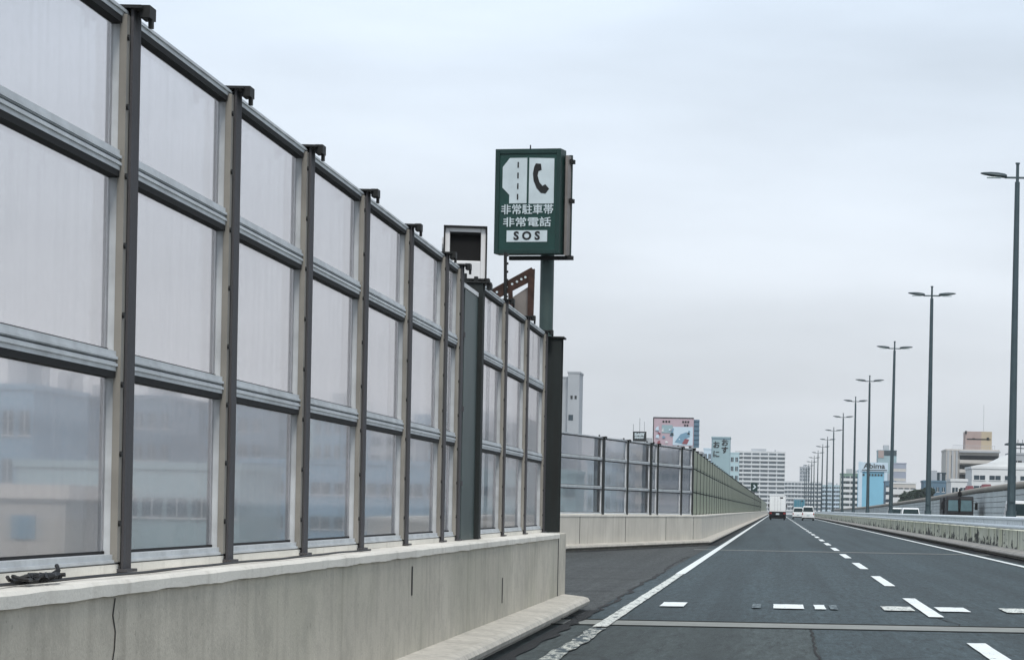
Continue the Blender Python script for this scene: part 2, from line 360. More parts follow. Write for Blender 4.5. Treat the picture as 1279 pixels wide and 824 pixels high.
# painted markings
CL, RL, LL = 1.78, 5.47, -1.66
def rag(x0, x1, y0, y1, mat, z=.014, jx=.02, jy=.05):
    n = max(6, int((y1-y0)/.35)); k = max(4, int((x1-x0)/.05)); pl = []
    for i in range(n): pl.append((x1+random.uniform(-jx, jx*.3), y0+(y1-y0)*i/n))
    for i in range(k): pl.append((x1-(x1-x0)*i/k, y1+random.uniform(-jy, jy)))
    for i in range(n): pl.append((x0+random.uniform(-jx*.3, jx), y1-(y1-y0)*i/n))
    for i in range(k): pl.append((x0+(x1-x0)*i/k, y0+random.uniform(-jy, jy)))
    return sheet('road_marking', pl, z, mat)
def mark(x0, x1, y0, y1, mat, z=.014, name='road_marking'): return sheet(name, [(x0, y0), (x1, y0), (x1, y1), (x0, y1)], z, mat)
rag(LL-.07, LL+.07, 24, 44, 'scuffed', jx=.010); mark(LL-.08, LL+.08, 44, 700, 'white')
# near end of the edge line: broken, with a ragged outline
pts = [(LL+.015*math.sin(y*1.2)+random.uniform(-.012, .012), y) for y in [8+i*.35 for i in range(46)]]
m2 = MB(); n = len(pts); m2.add([(x-.06-random.random()*.025, a, .014) for x, a in pts]+[(x+.06+random.random()*.025, a, .014) for x, a in pts], [(i, i+1, n+i+1, n+i) for i in range(n-1)])
tag(m2.build('road_marking', 'worn'), kind='structure')
mark(RL-.08, RL+.08, -5, 700, 'white')
y = 22.0-11.6-11.6
y0_, k = 0, 0
for a, b_ in [(9.0, 15.4), (20.9-.0, 20.9)]: pass
far_ends = lambda k: 33.6+11.35*(k-1)
k = -2
while far_ends(k) < 420:
    e = far_ends(k)
    if e > 0: rag(CL-.085, CL+.085, e-5.9, e, 'white', jx=.004, jy=.02) if e < 80 else mark(CL-.085, CL+.085, e-5.9, e, 'white')
    k += 1
mark(CL-.07, CL+.07, 420, 700, 'white')
for xa, xb, mt in [(827, 857, 'white'), (940, 951, 'faint'), (966, 1004, 'white'), (1017, 1031, 'white'), (1036, 1046, 'faint'), (1102, 1140, 'scuffed'), (1170, 1208, 'white'), (1252, 1290, 'scuffed')]:
    rag((xa-PX+2)*30/F, (xb-PX+2)*30/F, 29.3, 30.6, mt, .015, .006, .03)

# ---------------------------------------------------------------- near concrete barrier
WX = -2.37
PL = [(WX, -6), (WX, 27.45)]
t = thing('concrete_barrier', 'low stained concrete barrier wall in the left foreground, under the tall clear screen', 'barrier', (WX, 10, 0))
sweep(PL, [(0, .0), (0, .80), (-.42, .80), (-.42, -.0)]).build('wall_body', 'wall', t, world=True)
cpl = [(WX, -6+.07*i) for i in range(479)]
m = sweep(cpl, [(.0165, .797), (.018, .842), (.006, .855), (-.43, .857), (-.43, .795)])
import mathutils.noise as mn
m.v = [(x+(.004*mn.noise(Vector((0, y*5, 2))) if z < .85 and x > WX-.1 else 0), y, z+((.006*mn.noise(Vector((y*2.2, 0, 0)))+.0035*mn.noise(Vector((y*9, 3, 0)))+.004) if z < .81 and x > WX-.1 else .003*mn.noise(Vector((y*3, 7, 0))) if x > WX-.1 and z < .856 else 0)) for x, y, z in m.v]
m.build('coping', 'coping', t, world=True)
sweep([(WX, -6), (WX, 27.9), (WX-.35, 28.75)], [(0, -.01), (.2, -.01), (.2, .03), (.28, .055), (.31, .075), (.32, .11), (.30, .14), (.25, .155), (0, .17)]).build('kerb', 'kerb', t, world=True)
sweep([(WX-.012, 27.5), (WX-.012, 28.6)], [(0, .0), (0, .85), (-.40, .85), (-.40, 0)]).build('end_block', 'wall', t, bevel=.012, world=True)
for y, z0, z1, w_ in [(21.9, .30, .52, .035), (16.45, .55, .74, .03), (9.05, .18, .79, .007), (6.0, .2, .8, .02)]:  # first two are weep recesses, their inner shade drawn as flat dark strips
    m2 = MB()
    zz = [z0+(z1-z0)*i/10 for i in range(11)]; j = 0.03 if w_ < .02 else 0
    xs = [y+random.uniform(-j, j) for _ in zz]; n = 11
    m2.add([(WX+.002, a-w_, z) for a, z in zip(xs, zz)]+[(WX+.002, a+w_, z) for a, z in zip(xs, zz)], [(i, i+1, n+i+1, n+i) for i in range(10)])
    m2.build('joint_slot_mark', 'seal_and_slot', t, world=True)
MB().box(WX-.3, WX+.0015, 27.43, 27.52, .16, .845).build('joint_slot_mark', 'seal_and_slot', t, world=True)

# ---------------------------------------------------------------- clear noise screens
TIERS = [.89, 1.68, 2.46, 3.06]
def post_mb(T, h0=.86, h1=3.06, w_=.06, dep=.105):
    m = MB(T); m.box(-w_, w_, -.010, 0, h0, h1); m.box(-w_, w_, -dep, -dep+.010, h0, h1); m.box(-.004, .004, -dep+.01, -.01, h0, h1)
    m.box(-w_-.02, w_+.02, -dep-.02, .02, h0, h0+.012); return m
def cap_mb(T, h=3.06):
    m = MB(T); m.box(-.085, .085, -.17, .035, h, h+.012); m.box(-.02, .02, -.165, -.135, h+.012, h+.06); m.box(-.05, .05, .02, .06, h-.03, h+.018)
    m.box(-.012, .012, .045, .062, h-.065, h-.03); return m
def clamp_mb(T, near=True):
    m = MB(T); m.box(-.110, -.062, -.018, -.012, .9, 3.03); m.box(-.110, -.104, -.04, -.018, .9, 3.03)
    return m
def bolts_mb(T):
    m = MB(T)
    for z in [1.05+.27*i for i in range(8)]: m.tube([(-.095, -.012, z), (-.095, -.004, z)], .013, 6)
    return m
def clamp_bolts(a, b):
    k = len(a.f); n = len(a.v); a.v += b.v; a.f += [tuple(i+n for i in f) for f in b.f]
    o = a.build('clamp_strip', 'beige'); o.data.materials.append(M['bracket'])
    for p in o.data.polygons:
        if p.index >= k: p.material_index = 1
    return o
def screen(t, posts, tiers, pane='pane', postmat='steel', clamps=True, thick=(), side=1, skip=()):
    for i, p in enumerate(posts):
        q = posts[i+1] if i < len(posts)-1 else None
        if q is None: pr = posts[i-1]; T = frame_T(p, (2*p[0]-pr[0], 2*p[1]-pr[1]), side)
        else: T = frame_T(p, q, side)
        big = i in thick
        po = post_mb(T, .86, tiers[-1], .06 if not big else .11, .105 if not big else .26).build('post', 'darksteel' if big else postmat, t, world=True)
        c = cap_mb(T, tiers[-1]).build('cap_bracket', 'bracket', po)
        if clamps: clamp_bolts(clamp_mb(T), bolts_mb(T)).parent = po
        if q is None or i in skip: continue
        Lg = (Vector(q)-Vector(p)).length; s0, s1 = .03, Lg-.03
        MB(T).box(s0, s1, -.13, -.02, .857, tiers[0]).build('sill', 'coping', t, world=True)
        for z0, z1 in zip(tiers[:-1], tiers[1:]):
            a, b = z0+.003, z1-.003; f = .036
            m = MB(T); m.box(s0, s1, -.085, -.03, a, a+f); m.box(s0, s1, -.085, -.03, b-f, b)
            m.box(s0, s0+f, -.085, -.03, a+f, b-f); m.box(s1-f-.02, s1, -.085, -.03, a+f, b-f)
            m.box(s0, s1, -.034, -.022, a+f*.1, a+f*.4); m.box(s0, s1, -.034, -.022, b-f*.5, b-f*.2)
            fr = m.build('panel_frame', 'alu', t, world=True)
            m = MB(T); m.box(s0+f, s1-f-.02, -.083, -.031, b-f-.026, b-f-.001); m.box(s0+f, s1-f-.02, -.079, -.068, a+f+.001, a+f+.012); m.box(s1-f-.028, s1-f-.021, -.036, -.029, a+f+.012, b-f-.026)  # thick upper strip paints the soffit's shade; thin strips are edge gaskets
            m.build('gasket_shade', 'shade_black', fr)
            MB(T).box(s0+f, s1-f-.02, -.0775, -.0725, a+f, b-f).build('pane', pane, fr)
FX = -2.55
ys = [9.92+1.88*k for k in range(-4, 6)]      # ... 19.32
t = thing('noise_barrier', 'tall clear panelled noise screen nearest the camera, before the dark green metal door', 'noise barrier', (FX, 10, .86), group='clear noise screens')
screen(t, [(FX, y) for y in ys]+[(FX, 20.25)], TIERS)
t = thing('noise_barrier', 'short three-bay clear noise screen between the green metal door and the thick dark end post', 'noise barrier', (FX, 24, .86), group='clear noise screens')
screen(t, [(FX, 21.55), (FX, 23.6), (FX, 25.65), (FX, 27.7)], TIERS)
# green metal service door between the two screens
t = thing('service_door', 'dark green metal service door with pipe-like ribs set between two clear screens', 'metal door', (FX, 20.8, .86))
m = MB(); m.box(FX-.125, FX-.005, 20.42, 21.3, .86, 2.895); m.build('door_leaf', 'greenmetal', t, world=True)
MB().box(FX-.16, FX+.0, 20.33, 21.3, 2.90, 2.935).build('top_plate', 'housing', t, world=True)
m = MB(); m.box(FX-.13, FX+.035, 21.32, 21.46, .86, 3.02); m.build('jamb_post', 'darksteel', t, bevel=.006, world=True)
m = MB(); m.box(FX-.2, FX+.09, 21.3, 21.48, 3.022, 3.036); m.box(FX+.06, FX+.1, 21.34, 21.44, 2.97, 3.02); m.box(FX-.05, FX-.02, 21.36, 21.42, 3.036, 3.08); m.build('cap_bracket', 'bracket', t, world=True)
m = MB(); m.tube([(FX-.02, 20.39, .9), (FX-.02, 20.39, 2.86)], .014, 8)
for z in (1.3, 1.9, 2.5): m.box(FX-.045, FX+.005, 20.37, 20.41, z, z+.04)
m.build('pipe', 'steel', t, world=True)
# thick end post
t = thing('end_post', 'thick dark steel post at the end of the clear screen, before the sign pole', 'post', (FX, 27.95, .86))
m = MB(); x0, x1 = FX-.1, FX+.14
m.box(x0, x1, 27.85, 27.87, .86, 3.0); m.box(x0, x1, 28.08, 28.1, .86, 3.0); m.box(x0+.09, x0+.13, 27.87, 28.08, .86, 3.0); m.build('column', 'darksteel', t, world=True)
MB().box(x0-.03, x1+.03, 27.82, 28.13, 3.003, 3.02).build('cap_plate', 'bracket', t, world=True)
# cable with a knot, lying on the coping
t = thing('cable', 'thin black cable lying along the barrier top with a tangled knot near its end', 'cable', (WX-.07, 8.3, .857))
cx = WX-.07
pts = [(cx+.012*math.sin(y*2.1), y, .866+.001*math.sin(y*5)) for y in [6+.15*i for i in range(62)]]
MB().tube(pts, .006, 6).build('run', 'cable', t, smooth=True, world=True)
m = MB()
for k in range(6):
    a = random.uniform(0, 6)
    m.tube([(cx+.03*math.sin(a+i*.9)+.01*math.sin(i*2.3+k), 8.12+.035*i+.05*math.sin(k*2+i*1.3), .872+.018*abs(math.sin(i*.8+k))) for i in range(12)], .007, 6)
m.tube([(cx-.02, 8.5, .87), (cx+.01, 8.55, .9), (cx-.005, 8.58, .915)], .008, 6); m.tube([(cx-.03, 8.56, .88), (cx+.03, 8.56, .886)], .008, 6)
m.build('knot', 'cable', t, smooth=True, world=True)

# ---------------------------------------------------------------- speed camera style housing behind the screen
bx = at(581, 318, 23.0)
t = thing('camera_housing', 'white box housing with a deep black opening, standing above the green metal door', 'camera housing', (bx.x, 23, -.0), R(6.5))
w2 = .185; z0, z1 = bx.z-.30, bx.z+.245
m = MB(); m.box(-w2, -w2+.045, 0, .55, z0, z1); m.box(w2-.045, w2, 0, .55, z0, z1); m.box(-w2+.045, w2-.045, 0, .55, z1-.04, z1); m.box(-w2+.045, w2-.045, .0, .55, z0, z1-.30); m.box(-w2+.045, w2-.045, .50, .55, z1-.30, z1-.04)
m.build('shell', 'housing', t, bevel=.006)
m = MB(); m.box(-w2-.012, w2+.012, -.05, .58, z1+.001, z1+.014); m.box(-w2-.012, -w2-.002, -.03, .56, z0, z1); m.box(w2+.002, w2+.012, -.03, .56, z0, z1); m.build('edge_trim', 'bracket', t)
m = MB(); m.box(-w2+.047, w2-.047, .06, .08, z1-.298, z1-.042); m.box(-w2+.047, w2-.047, .005, .02, z1-.06, z1-.042); m.build('dark_opening', 'black', t)
m = MB(); m.tube([(-w2-.03, .2, z1-.14), (-w2-.012, .2, z1-.14)], .07, 12); m.build('side_cover', 'housing', t)
m = MB(); m.box(-.10, -.02, -.05, -.002, z0-.05, z0+.07); m.build('junction_box', 'greypanel', t)
m = MB(); m.tube([(.0, .28, -1.0), (0, .28, z0)], .07, 12); m.box(-.13, .13, .15, .41, z0-.02, z0-.001); m.build('mast', 'steel', t, smooth=True)

# ---------------------------------------------------------------- emergency bay sign
sp = at(683, 360, 31.2)
t = thing('sos_sign', 'green emergency parking bay and SOS telephone sign on a thick pole above the clear screen', 'road sign', (sp.x, 31.2, -1.2))
ZB = 1.2
m = MB(); m.tube([(0, 0, 0), (0, 0, 5.0+ZB+.45)], .085, 20); m.tube([(0, 0, 5.0+ZB+.45), (0, 0, 5.0+ZB+.47)], .1, 20); m.build('pole', 'greenmetal', t, smooth=True)
c = at(670, 254, 31.0); dx = c.x-sp.x; zc = c.z+ZB; W, H = .40, .62
hd = thing('x', 'x', 'x'); bpy.data.objects.remove(hd)
rot = R(-13)
def SL(x, y, z):     # sign board local to thing, turned a little
    return (dx+x*math.cos(rot)-(y-.24)*math.sin(rot), x*math.sin(rot)+(y-.24)*math.cos(rot), zc+z)
m = MB(SL); m.box(-W, W, -.16, .03, -H, H); bd = m.build('board', 'sgreen', t, bevel=.012)
m = MB(SL)
for a in ((-W-.02, -W+.035, -H-.02, H+.02), (W-.035, W+.02, -H-.02, H+.02)): m.box(a[0], a[1], -.175, .04, a[2], a[3])
m.box(-W+.035, W-.035, -.175, .04, H-.04, H+.02); m.box(-W+.035, W-.035, -.175, .04, -H-.02, -H+.03); m.build('frame', 'sdark', bd, bevel=.005)
m = MB(SL); m.box(W+.045, W+.075, -.06, .08, -H-.03, H-.05); m.build('back_plate', 'greypanel', t)
m = MB(SL); m.box(W+.035, W+.085, .081, .11, -H-.05, H-.03); m.build('back_frame', 'sdark', t)
m = MB(SL)
for z in (-H-.075, H-.14, 0): m = MB(SL); m.box(-W+.1 if z < -.5 else W-.1, W+.12, .05, .10, z, z+.05); m.tube([(W+.1, -.0, z+.025), (W+.1, .05, z+.025)], .03, 8); m.build('mounting_rail', 'bracket', t)
m = MB(SL); m.tube([(-.03, 0, H), (-.03, 0, H+.09)], .008, 6); m.build('lightning_rod', 'bracket', t)
m = MB(SL)
m.prism([(-.325, .30), (-.325, .17), (-.235, .08), (-.235, -.025), (-.012, -.025), (-.012, .53), (-.235, .53), (-.325, .42)], 'y', -.166, -.161); m.build('pictogram_lay_by', 'swhite', bd)
m = MB(SL); m.prism([(.015, -.03), (.335, -.03), (.335, .52), (.015, .53)], 'y', -.166, -.161); m.build('pictogram_lane', 'swhite', bd)
for z in (.02, .15, .28, .41): m = MB(SL); m.box(-.135, -.118, -.170, -.167, z, z+.07); m.build('lane_dash', 'sblack', bd)
m = MB(SL); m.prism([(.10, .46), (.165, .455), (.175, .38), (.135, .365), (.125, .31), (.15, .23), (.19, .185), (.225, .205), (.275, .15), (.23, .09), (.17, .10), (.115, .16), (.075, .25), (.065, .34), (.08, .42)], 'y', -.170, -.167)
m.build('pictogram_handset', 'sblack', bd)
m = MB(SL); m.box(-.26, .26, -.166, -.161, -.495, -.355); m.build('sos_plate', 'swhite', bd)
for s, z, sz, mt, sxx, bo in (('非常駐車帯', -.108, .128, 'swhite', 1.06, .0015), ('非常電話', -.262, .122, 'swhite', 1.28, .0015), ('S O S', -.425, .14, 'sblack', 1.05, .005)):
    o = text(s, sz, mt, bd, SL(0.0, -.169, z), (R(90), 0, rot), sx_=sxx, bold=bo)
# rusty bracket behind the screen
rb = at(640, 370, 27.6)
t = thing('rusty_bracket', 'rusty triangular steel bracket with bolt holes behind the screen, below the green sign', 'bracket', (rb.x, 27.6, rb.z))
def rl(x, y): p = at(x, y, 27.6)-rb; return (p.x, p.z)
m = MB(); m.prism([rl(606, 366), rl(664, 334), rl(667, 338), rl(666, 350), rl(612, 378)], 'y', -.02, .0); pl = m.build('arm_plate', 'rust', t)
m = MB()
for x, y in ((621, 365), (633, 359), (640, 355), (646, 352), (651.5, 349), (656.5, 346.5)): q = rl(x, y); m.tube([(q[0], -.03, q[1]), (q[0], -.021, q[1])], .013, 8)
m.build('bolts', 'swhite', pl)
m = MB(); m.prism([rl(660, 338), rl(668, 336), rl(666, 400), rl(659, 400)], 'y', -.04, .03); m.build('upright', 'rust', t)
m = MB(); m.prism([rl(638, 372), rl(659, 358), rl(659, 398), rl(638, 385)], 'y', .04, .05); m.build('back_plate', 'greypanel', t)
m = MB(); m.prism([rl(635, 366), rl(640, 363), rl(641, 392), rl(636, 388)], 'y', -.04, .03); m.build('upright', 'rust', t)
m = MB(); a = rl(632, 316); b = rl(633, 392)
m.tube([(a[0], -.06, a[1]), (b[0], -.06, b[1]-.5)], .018, 8)
for i in range(7): z = a[1]-.03-.09*i; m.tube([(a[0], -.06, z), (a[0]+.035, -.06, z)], .014, 6)
m.build('threaded_rod', 'bracket', t)

# ---------------------------------------------------------------- lay-by wall, screens and the long screen beyond
KX = WX
LB = [(KX-.5, 29.9), (-5.55, 36.8), (-5.55, 63.2), (KX-.02, 80.5), (KX-.02, 700)]
t = thing('concrete_barrier', 'long pale concrete barrier wall beyond the parking bay, running on to the horizon', 'barrier', (KX, 80, 0))
sweep(LB, [(0, .0), (0, .90), (-.40, .90), (-.40, 0)]).build('wall_body', 'farwall', t, world=True)
sweep(LB, [(.015, .895), (.015, .94), (-.41, .945), (-.41, .895)]).build('coping', 'coping', t, world=True)
sweep(LB, [(0, -.01), (.18, -.01), (.18, .05), (.30, .07), (.33, .1), (.31, .15), (0, .18)]).build('kerb', 'kerb', t, world=True)
for (x, y) in ((-5.1, 65.6), (-4.2, 70.5), (-3.3, 75.5), (-2.6, 79.3)):
    T = frame_T((-5.55, 63.2), (KX-.02, 80.5)); s = (Vector((x, y))-Vector((-5.55, 63.2))).length
    MB(T).box(s-.02, s+.02, 0.0005, .003, .19, .89).build('joint_slot_mark', 'seal_and_slot', t, world=True)
A, B = Vector((-5.62, 64.0)), Vector((FX-.12, 80.3))
pp = [A+(B-A)*f for f in (.0, .30, .47, .645, .70, .90, 1.0)]
pp = [(p.x-.0, p.y) for p in pp]
T4 = [.96, 1.68, 2.46, 3.06]
t = thing('noise_barrier', 'clear noise screen on the angled wall at the far end of the parking bay', 'noise barrier', (pp[0][0], pp[0][1], .94), group='clear noise screens')
screen(t, pp, T4, 'pane', 'darksteel', clamps=False, thick=(0, 1, 3))
t = thing('closing_panel', 'flat teal metal panel closing the screen beside the parking bay corner', 'metal panel', (-5.62, 62, .94))
m = MB(); m.box(-5.66, -5.60, 55, 63.7, .94, 3.05); m.box(-5.98, -5.66, 63.6, 63.7, .94, 3.05); m.build('sheet', 'tealpanel', t, world=True)
m = MB(); m.tube([(-5.62, 56, 3.08), (-5.6, 63.8, 3.08)], .02, 6); m.build('top_rail', 'bracket', t, world=True)
# long opaque-looking screen
P0 = (FX-.12, 80.55)
t = thing('noise_barrier', 'long ribbed greenish noise barrier with rust stains receding along the left of the road', 'noise barrier', (P0[0], P0[1], .94))
def long_bay(m, s0, s1):
    T = m.T
    for (a, b) in ((.96, 1.66), (1.70, 2.42), (2.46, 3.02)):
        m.box(s0, s1, -.06, -.03, a, a+.06); m.box(s0, s1, -.06, -.03, b-.05, b)
        n = 8
        for i in range(n):
            x = s0+(s1-s0)*i/n; wdt = (s1-s0)/n
            m.box(x, x+wdt*.8, -.05, -.022, a+.06, b-.05); m.box(x+wdt*.8, x+wdt, -.05, -.032, a+.06, b-.05)
T = frame_T(P0, (P0[0], 700))
post_me = None
rest_p = MB(T); rest_b = MB(T); bay_me = None
for i in range(150):
    s = i*4.0
    if i < 90:
        if post_me is None:
            m = MB(lambda s_, d, z: (d, s_, z)); m.box(-.05, .05, -.14, -.01, .94, 3.05); m.box(-.08, .08, -.16, .02, 3.05, 3.08); m.box(-.02, .02, -.13, -.1, 3.08, 3.14); post_me = m.mesh('post', 'darksteel')
            m = MB(lambda s_, d, z: (d, s_, z)); long_bay(m, .07, 3.93); bay_me = m.mesh('ribbed_panel', 'wallpanel')
        for me, nm in ((post_me, 'post'), (bay_me, 'ribbed_panel')):
            place(me, nm, t, (0, s, -.94))
    else:
        rest_p.box(s-.06, s+.06, -.14, -.06, .94, 3.05); rest_b.box(s+.07, s+3.93, -.1, -.05, .96, 3.02)
for m, nm, mt in ((rest_p, 'post', 'darksteel'), (rest_b, 'ribbed_panel', 'wallpanel')):
    tag(m.build(nm, mt, t, world=True), kind='stuff')
# small sign over the long screen
q = at(942, 608, 300)
t = thing('lane_sign', 'small dark teal sign with a white mark standing over the far left noise barrier', 'road sign', (q.x, 300, .9))
m = MB(); m.tube([(0, 0, 0), (0, 0, q.z-.9)], .06, 8); m.build('pole', 'steel', t)
m = MB(); m.box(-.4, .4, -.08, -.03, q.z-.9-.5, q.z-.9+.5); b = m.build('board', 'sdark', t)
m = MB(); m.prism([(-.1, -.3), (.25, .02), (-.02, .32), (-.12, .2), (.05, .02), (-.2, -.2)], 'y', -.09, -.081); m.prism([(-.3, -.3), (-.2, -.3), (-.2, .3), (-.3, .3)], 'y', -.09, -.081); 
for p in m.v: pass
m = MB(); z_ = q.z-.9; m.prism([(-.1, z_-.3), (.25, z_+.02), (-.02, z_+.32), (-.12, z_+.2), (.05, z_+.02), (-.2, z_-.2)], 'y', -.09, -.081); m.build('mark', 'swhite', b)

# ---------------------------------------------------------------- median: concrete, guard rail, lamps
t = thing('median_barrier', 'dirty streaked concrete median wall with black stains under the steel guard rail', 'barrier', (6.4, 80, 0))
MP = [(6.32, -6), (6.32, 700)]
MPr = [(6.32, 700), (6.32, -6)]
sweep(MPr, [(0, 0), (0, .74), (-.12, .76), (-.9, .76), (-.9, 0)]).build('wall_body', 'median', t, world=True)
sweep(MPr, [(0, -.01), (.03, -.01), (.03, .10), (.25, .105), (.26, .14), (.22, .19), (.0, .25)]).build('kerb', 'median_kerb', t, world=True)
y = 58
while y < 150:
    wd = random.uniform(.05, .16); MB().box(6.316, 6.3205, y, y+wd, .26, .74).build('joint_slot_mark', 'seal_and_slot', t, world=True)
    y += random.uniform(1.6, 4.5)
t = thing('guard_rail', 'pale steel corrugated guard rail running along the median on the right', 'guard rail', (6.2, 80, .8), group='guard rails along the median')
W0 = [(0, .775), (.05, .80), (.055, .84), (.0, .885), (-.0, .93), (.0, .985), (.055, 1.03), (.05, 1.075), (0, 1.10)]
prof = [(d, z) for d, z in W0]+[(d-.006, z) for d, z in W0[::-1]]
sweep([(6.24, 700), (6.24, -6)], prof).build('corrugated_rail', 'beam', t, smooth=False, world=True)
pm = MB(); pm.box(-.0, .10, -.055, .055, 0, 1.05-.76); pm.box(-.05, .0, -.04, .04, .1, .25); pme = pm.mesh('post', 'post')
for i in range(88): place(pme, 'post', t, (.09, 12+4*i-80, -.04))
m = MB()
for i in range(88, 170): m.box(6.29, 6.39, 12+4*i-.055, 12+4*i+.055, .76, 1.05)
tag(m.build('post', 'post', t, world=True), kind='stuff')
t = thing('guard_rail', 'far side steel guard rail facing the opposite carriageway, behind the lamp posts', 'guard rail', (7.25, 80, .8), group='guard rails along the median')
sweep([(7.28, -6), (7.28, 700)], prof).build('corrugated_rail', 'beam', t, world=True)
for i in range(88): o = place(pme, 'post', t, (-.07, 12+4*i-80, -.04)); o.rotation_euler.z = math.pi

t0 = None
LY = [71, 110, 146, 183, 217, 254, 297, 335, 373, 412, 451, 490, 530, 570, 610]
ordn = ['nearest lamp post at the right edge', 'second lamp post from the right edge', 'third lamp post from the right edge', 'fourth lamp post from the right edge', 'fifth lamp post from the right edge', 'sixth lamp post from the right edge']
for i, y in enumerate(LY):
    if t0 is None:
        t = t0 = thing('street_lamp', 'x', 'street lamp', (6.6, y, .76), group='double-armed street lamps on the median')
        m = MB(); m.tube([(0, 0, 0), (0, 0, 9.75)], [.125, .07], 12); m.tube([(0, 0, 9.75), (0, 0, 10.25)], .045, 10); m.tube([(0, 0, 10.25), (0, 0, 10.29)], .065, 10); m.tube([(0, 0, 0), (0, 0, .5)], .15, 12); m.build('pole', 'pole', t, smooth=True)
        m = MB(); m.tube([(-.36, 0, 9.87), (.36, 0, 9.87)], .03, 8); m.build('arm', 'pole', t)
        m = MB(); m.box(-.19, .19, -.19, .19, -.0, .03); m.box(-.06, .06, -.165, -.12, .75, 1.25); m.build('base_plate', 'pole', t)
        for s in (-1, 1):
            prf = [(.30, .07, .05), (.36, .10, .075), (.55, .11, .085), (.75, .10, .075), (.95, .07, .045), (1.04, .03, .02)]
            m = MB(); vs = []; fs = []; n = 10
            for (x, wy, hz) in prf:
                for j in range(n): a = 2*math.pi*j/n; vs.append((s*x, wy*math.cos(a), 9.90+(x-.3)*.10+hz*math.sin(a)*(1 if math.sin(a) > 0 else .7)))
            for q in range(len(prf)-1):
                for j in range(n): fs.append((q*n+j, q*n+(j+1) % n, (q+1)*n+(j+1) % n, (q+1)*n+j))
            fs += [tuple(range(n)), tuple(range((len(prf)-1)*n, len(prf)*n))]
            m.add(vs, fs); h = m.build('lamp_head', 'lamp', t, smooth=True)
            m = MB(); m.box(s*.66-.2, s*.66+.2, -.07, .07, 9.845, 9.875); m.build('lens', 'lens', h, bevel=.008)
        o = t
    else:
        o = dup(t0); o.location.y = y; o.rotation_euler = (R(random.uniform(-.4, .4)), R(random.uniform(-.4, .4)), R(random.uniform(-4, 4)))
    o['label'] = 'double-armed grey street lamp, '+(ordn[i] if i < 6 else 'one of the small far ones in the receding row')
# ---------------------------------------------------------------- opposite noise wall
t = thing('noise_barrier', 'grey panelled noise wall with a thick weathered pipe along its top, across the opposite lanes', 'noise barrier', (14.7, 150, 0))
path = [(14.6, 60), (14.6, 140), (15.0, 190), (15.5, 250), (15.7, 320), (15.2, 420), (15.2, 700)]; hh = [3.1, 2.95, 2.9, 2.62, 2.35, 1.9, 1.5]
def hsweep(path, hh, prof, zmul):
    return sweep(path, prof, zf=lambda i: 1)
P = [Vector(p) for p in path]
def wallstrip(f0, f1, d0, d1, name, mat):
    m = MB(); vs = []; n = len(P)
    for i, p in enumerate(P):
        h = hh[i]
        vs += [(p.x-d1, p.y, f0(h)), (p.x-d1, p.y, f1(h)), (p.x-d0, p.y, f1(h)), (p.x-d0, p.y, f0(h))]
    fs = [(i*4+j, i*4+(j+1) % 4, i*4+4+(j+1) % 4, i*4+4+j) for i in range(n-1) for j in range(4)]+[(0, 1, 2, 3), tuple(range(4*n-4, 4*n))]
    m.add(vs, fs); return m.build(name, mat, t, world=True)
wallstrip(lambda h: 0, lambda h: .9, -.35, .1, 'concrete_base', 'coping')
wallstrip(lambda h: .9, lambda h: h-.15, -.14, -.08, 'backing', 'post')
for k in range(5): wallstrip(lambda h, k=k: .90+(h-1.1)*k/5+.02, lambda h, k=k: .90+(h-1.1)*(k+1)/5-.02, -.1, .02, 'panel_row', 'opp')
m = MB(); m.tube([(p.x+.02, p.y, h+.02) for p, h in zip(P, hh)], .2, 14); m.build('cap_pipe', 'pipe', t, smooth=True, world=True)
m = MB()
for i in range(len(P)-1):
    n = max(2, int((P[i+1]-P[i]).length/8))
    for j in range(n):
        p = P[i].lerp(P[i+1], j/n); h = hh[i]+(hh[i+1]-hh[i])*j/n
        m.box(p.x-.03, p.x+.05, p.y-.03, p.y+.03, .9, h-.15)
tag(m.build('post', 'opp', t, world=True), kind='stuff')

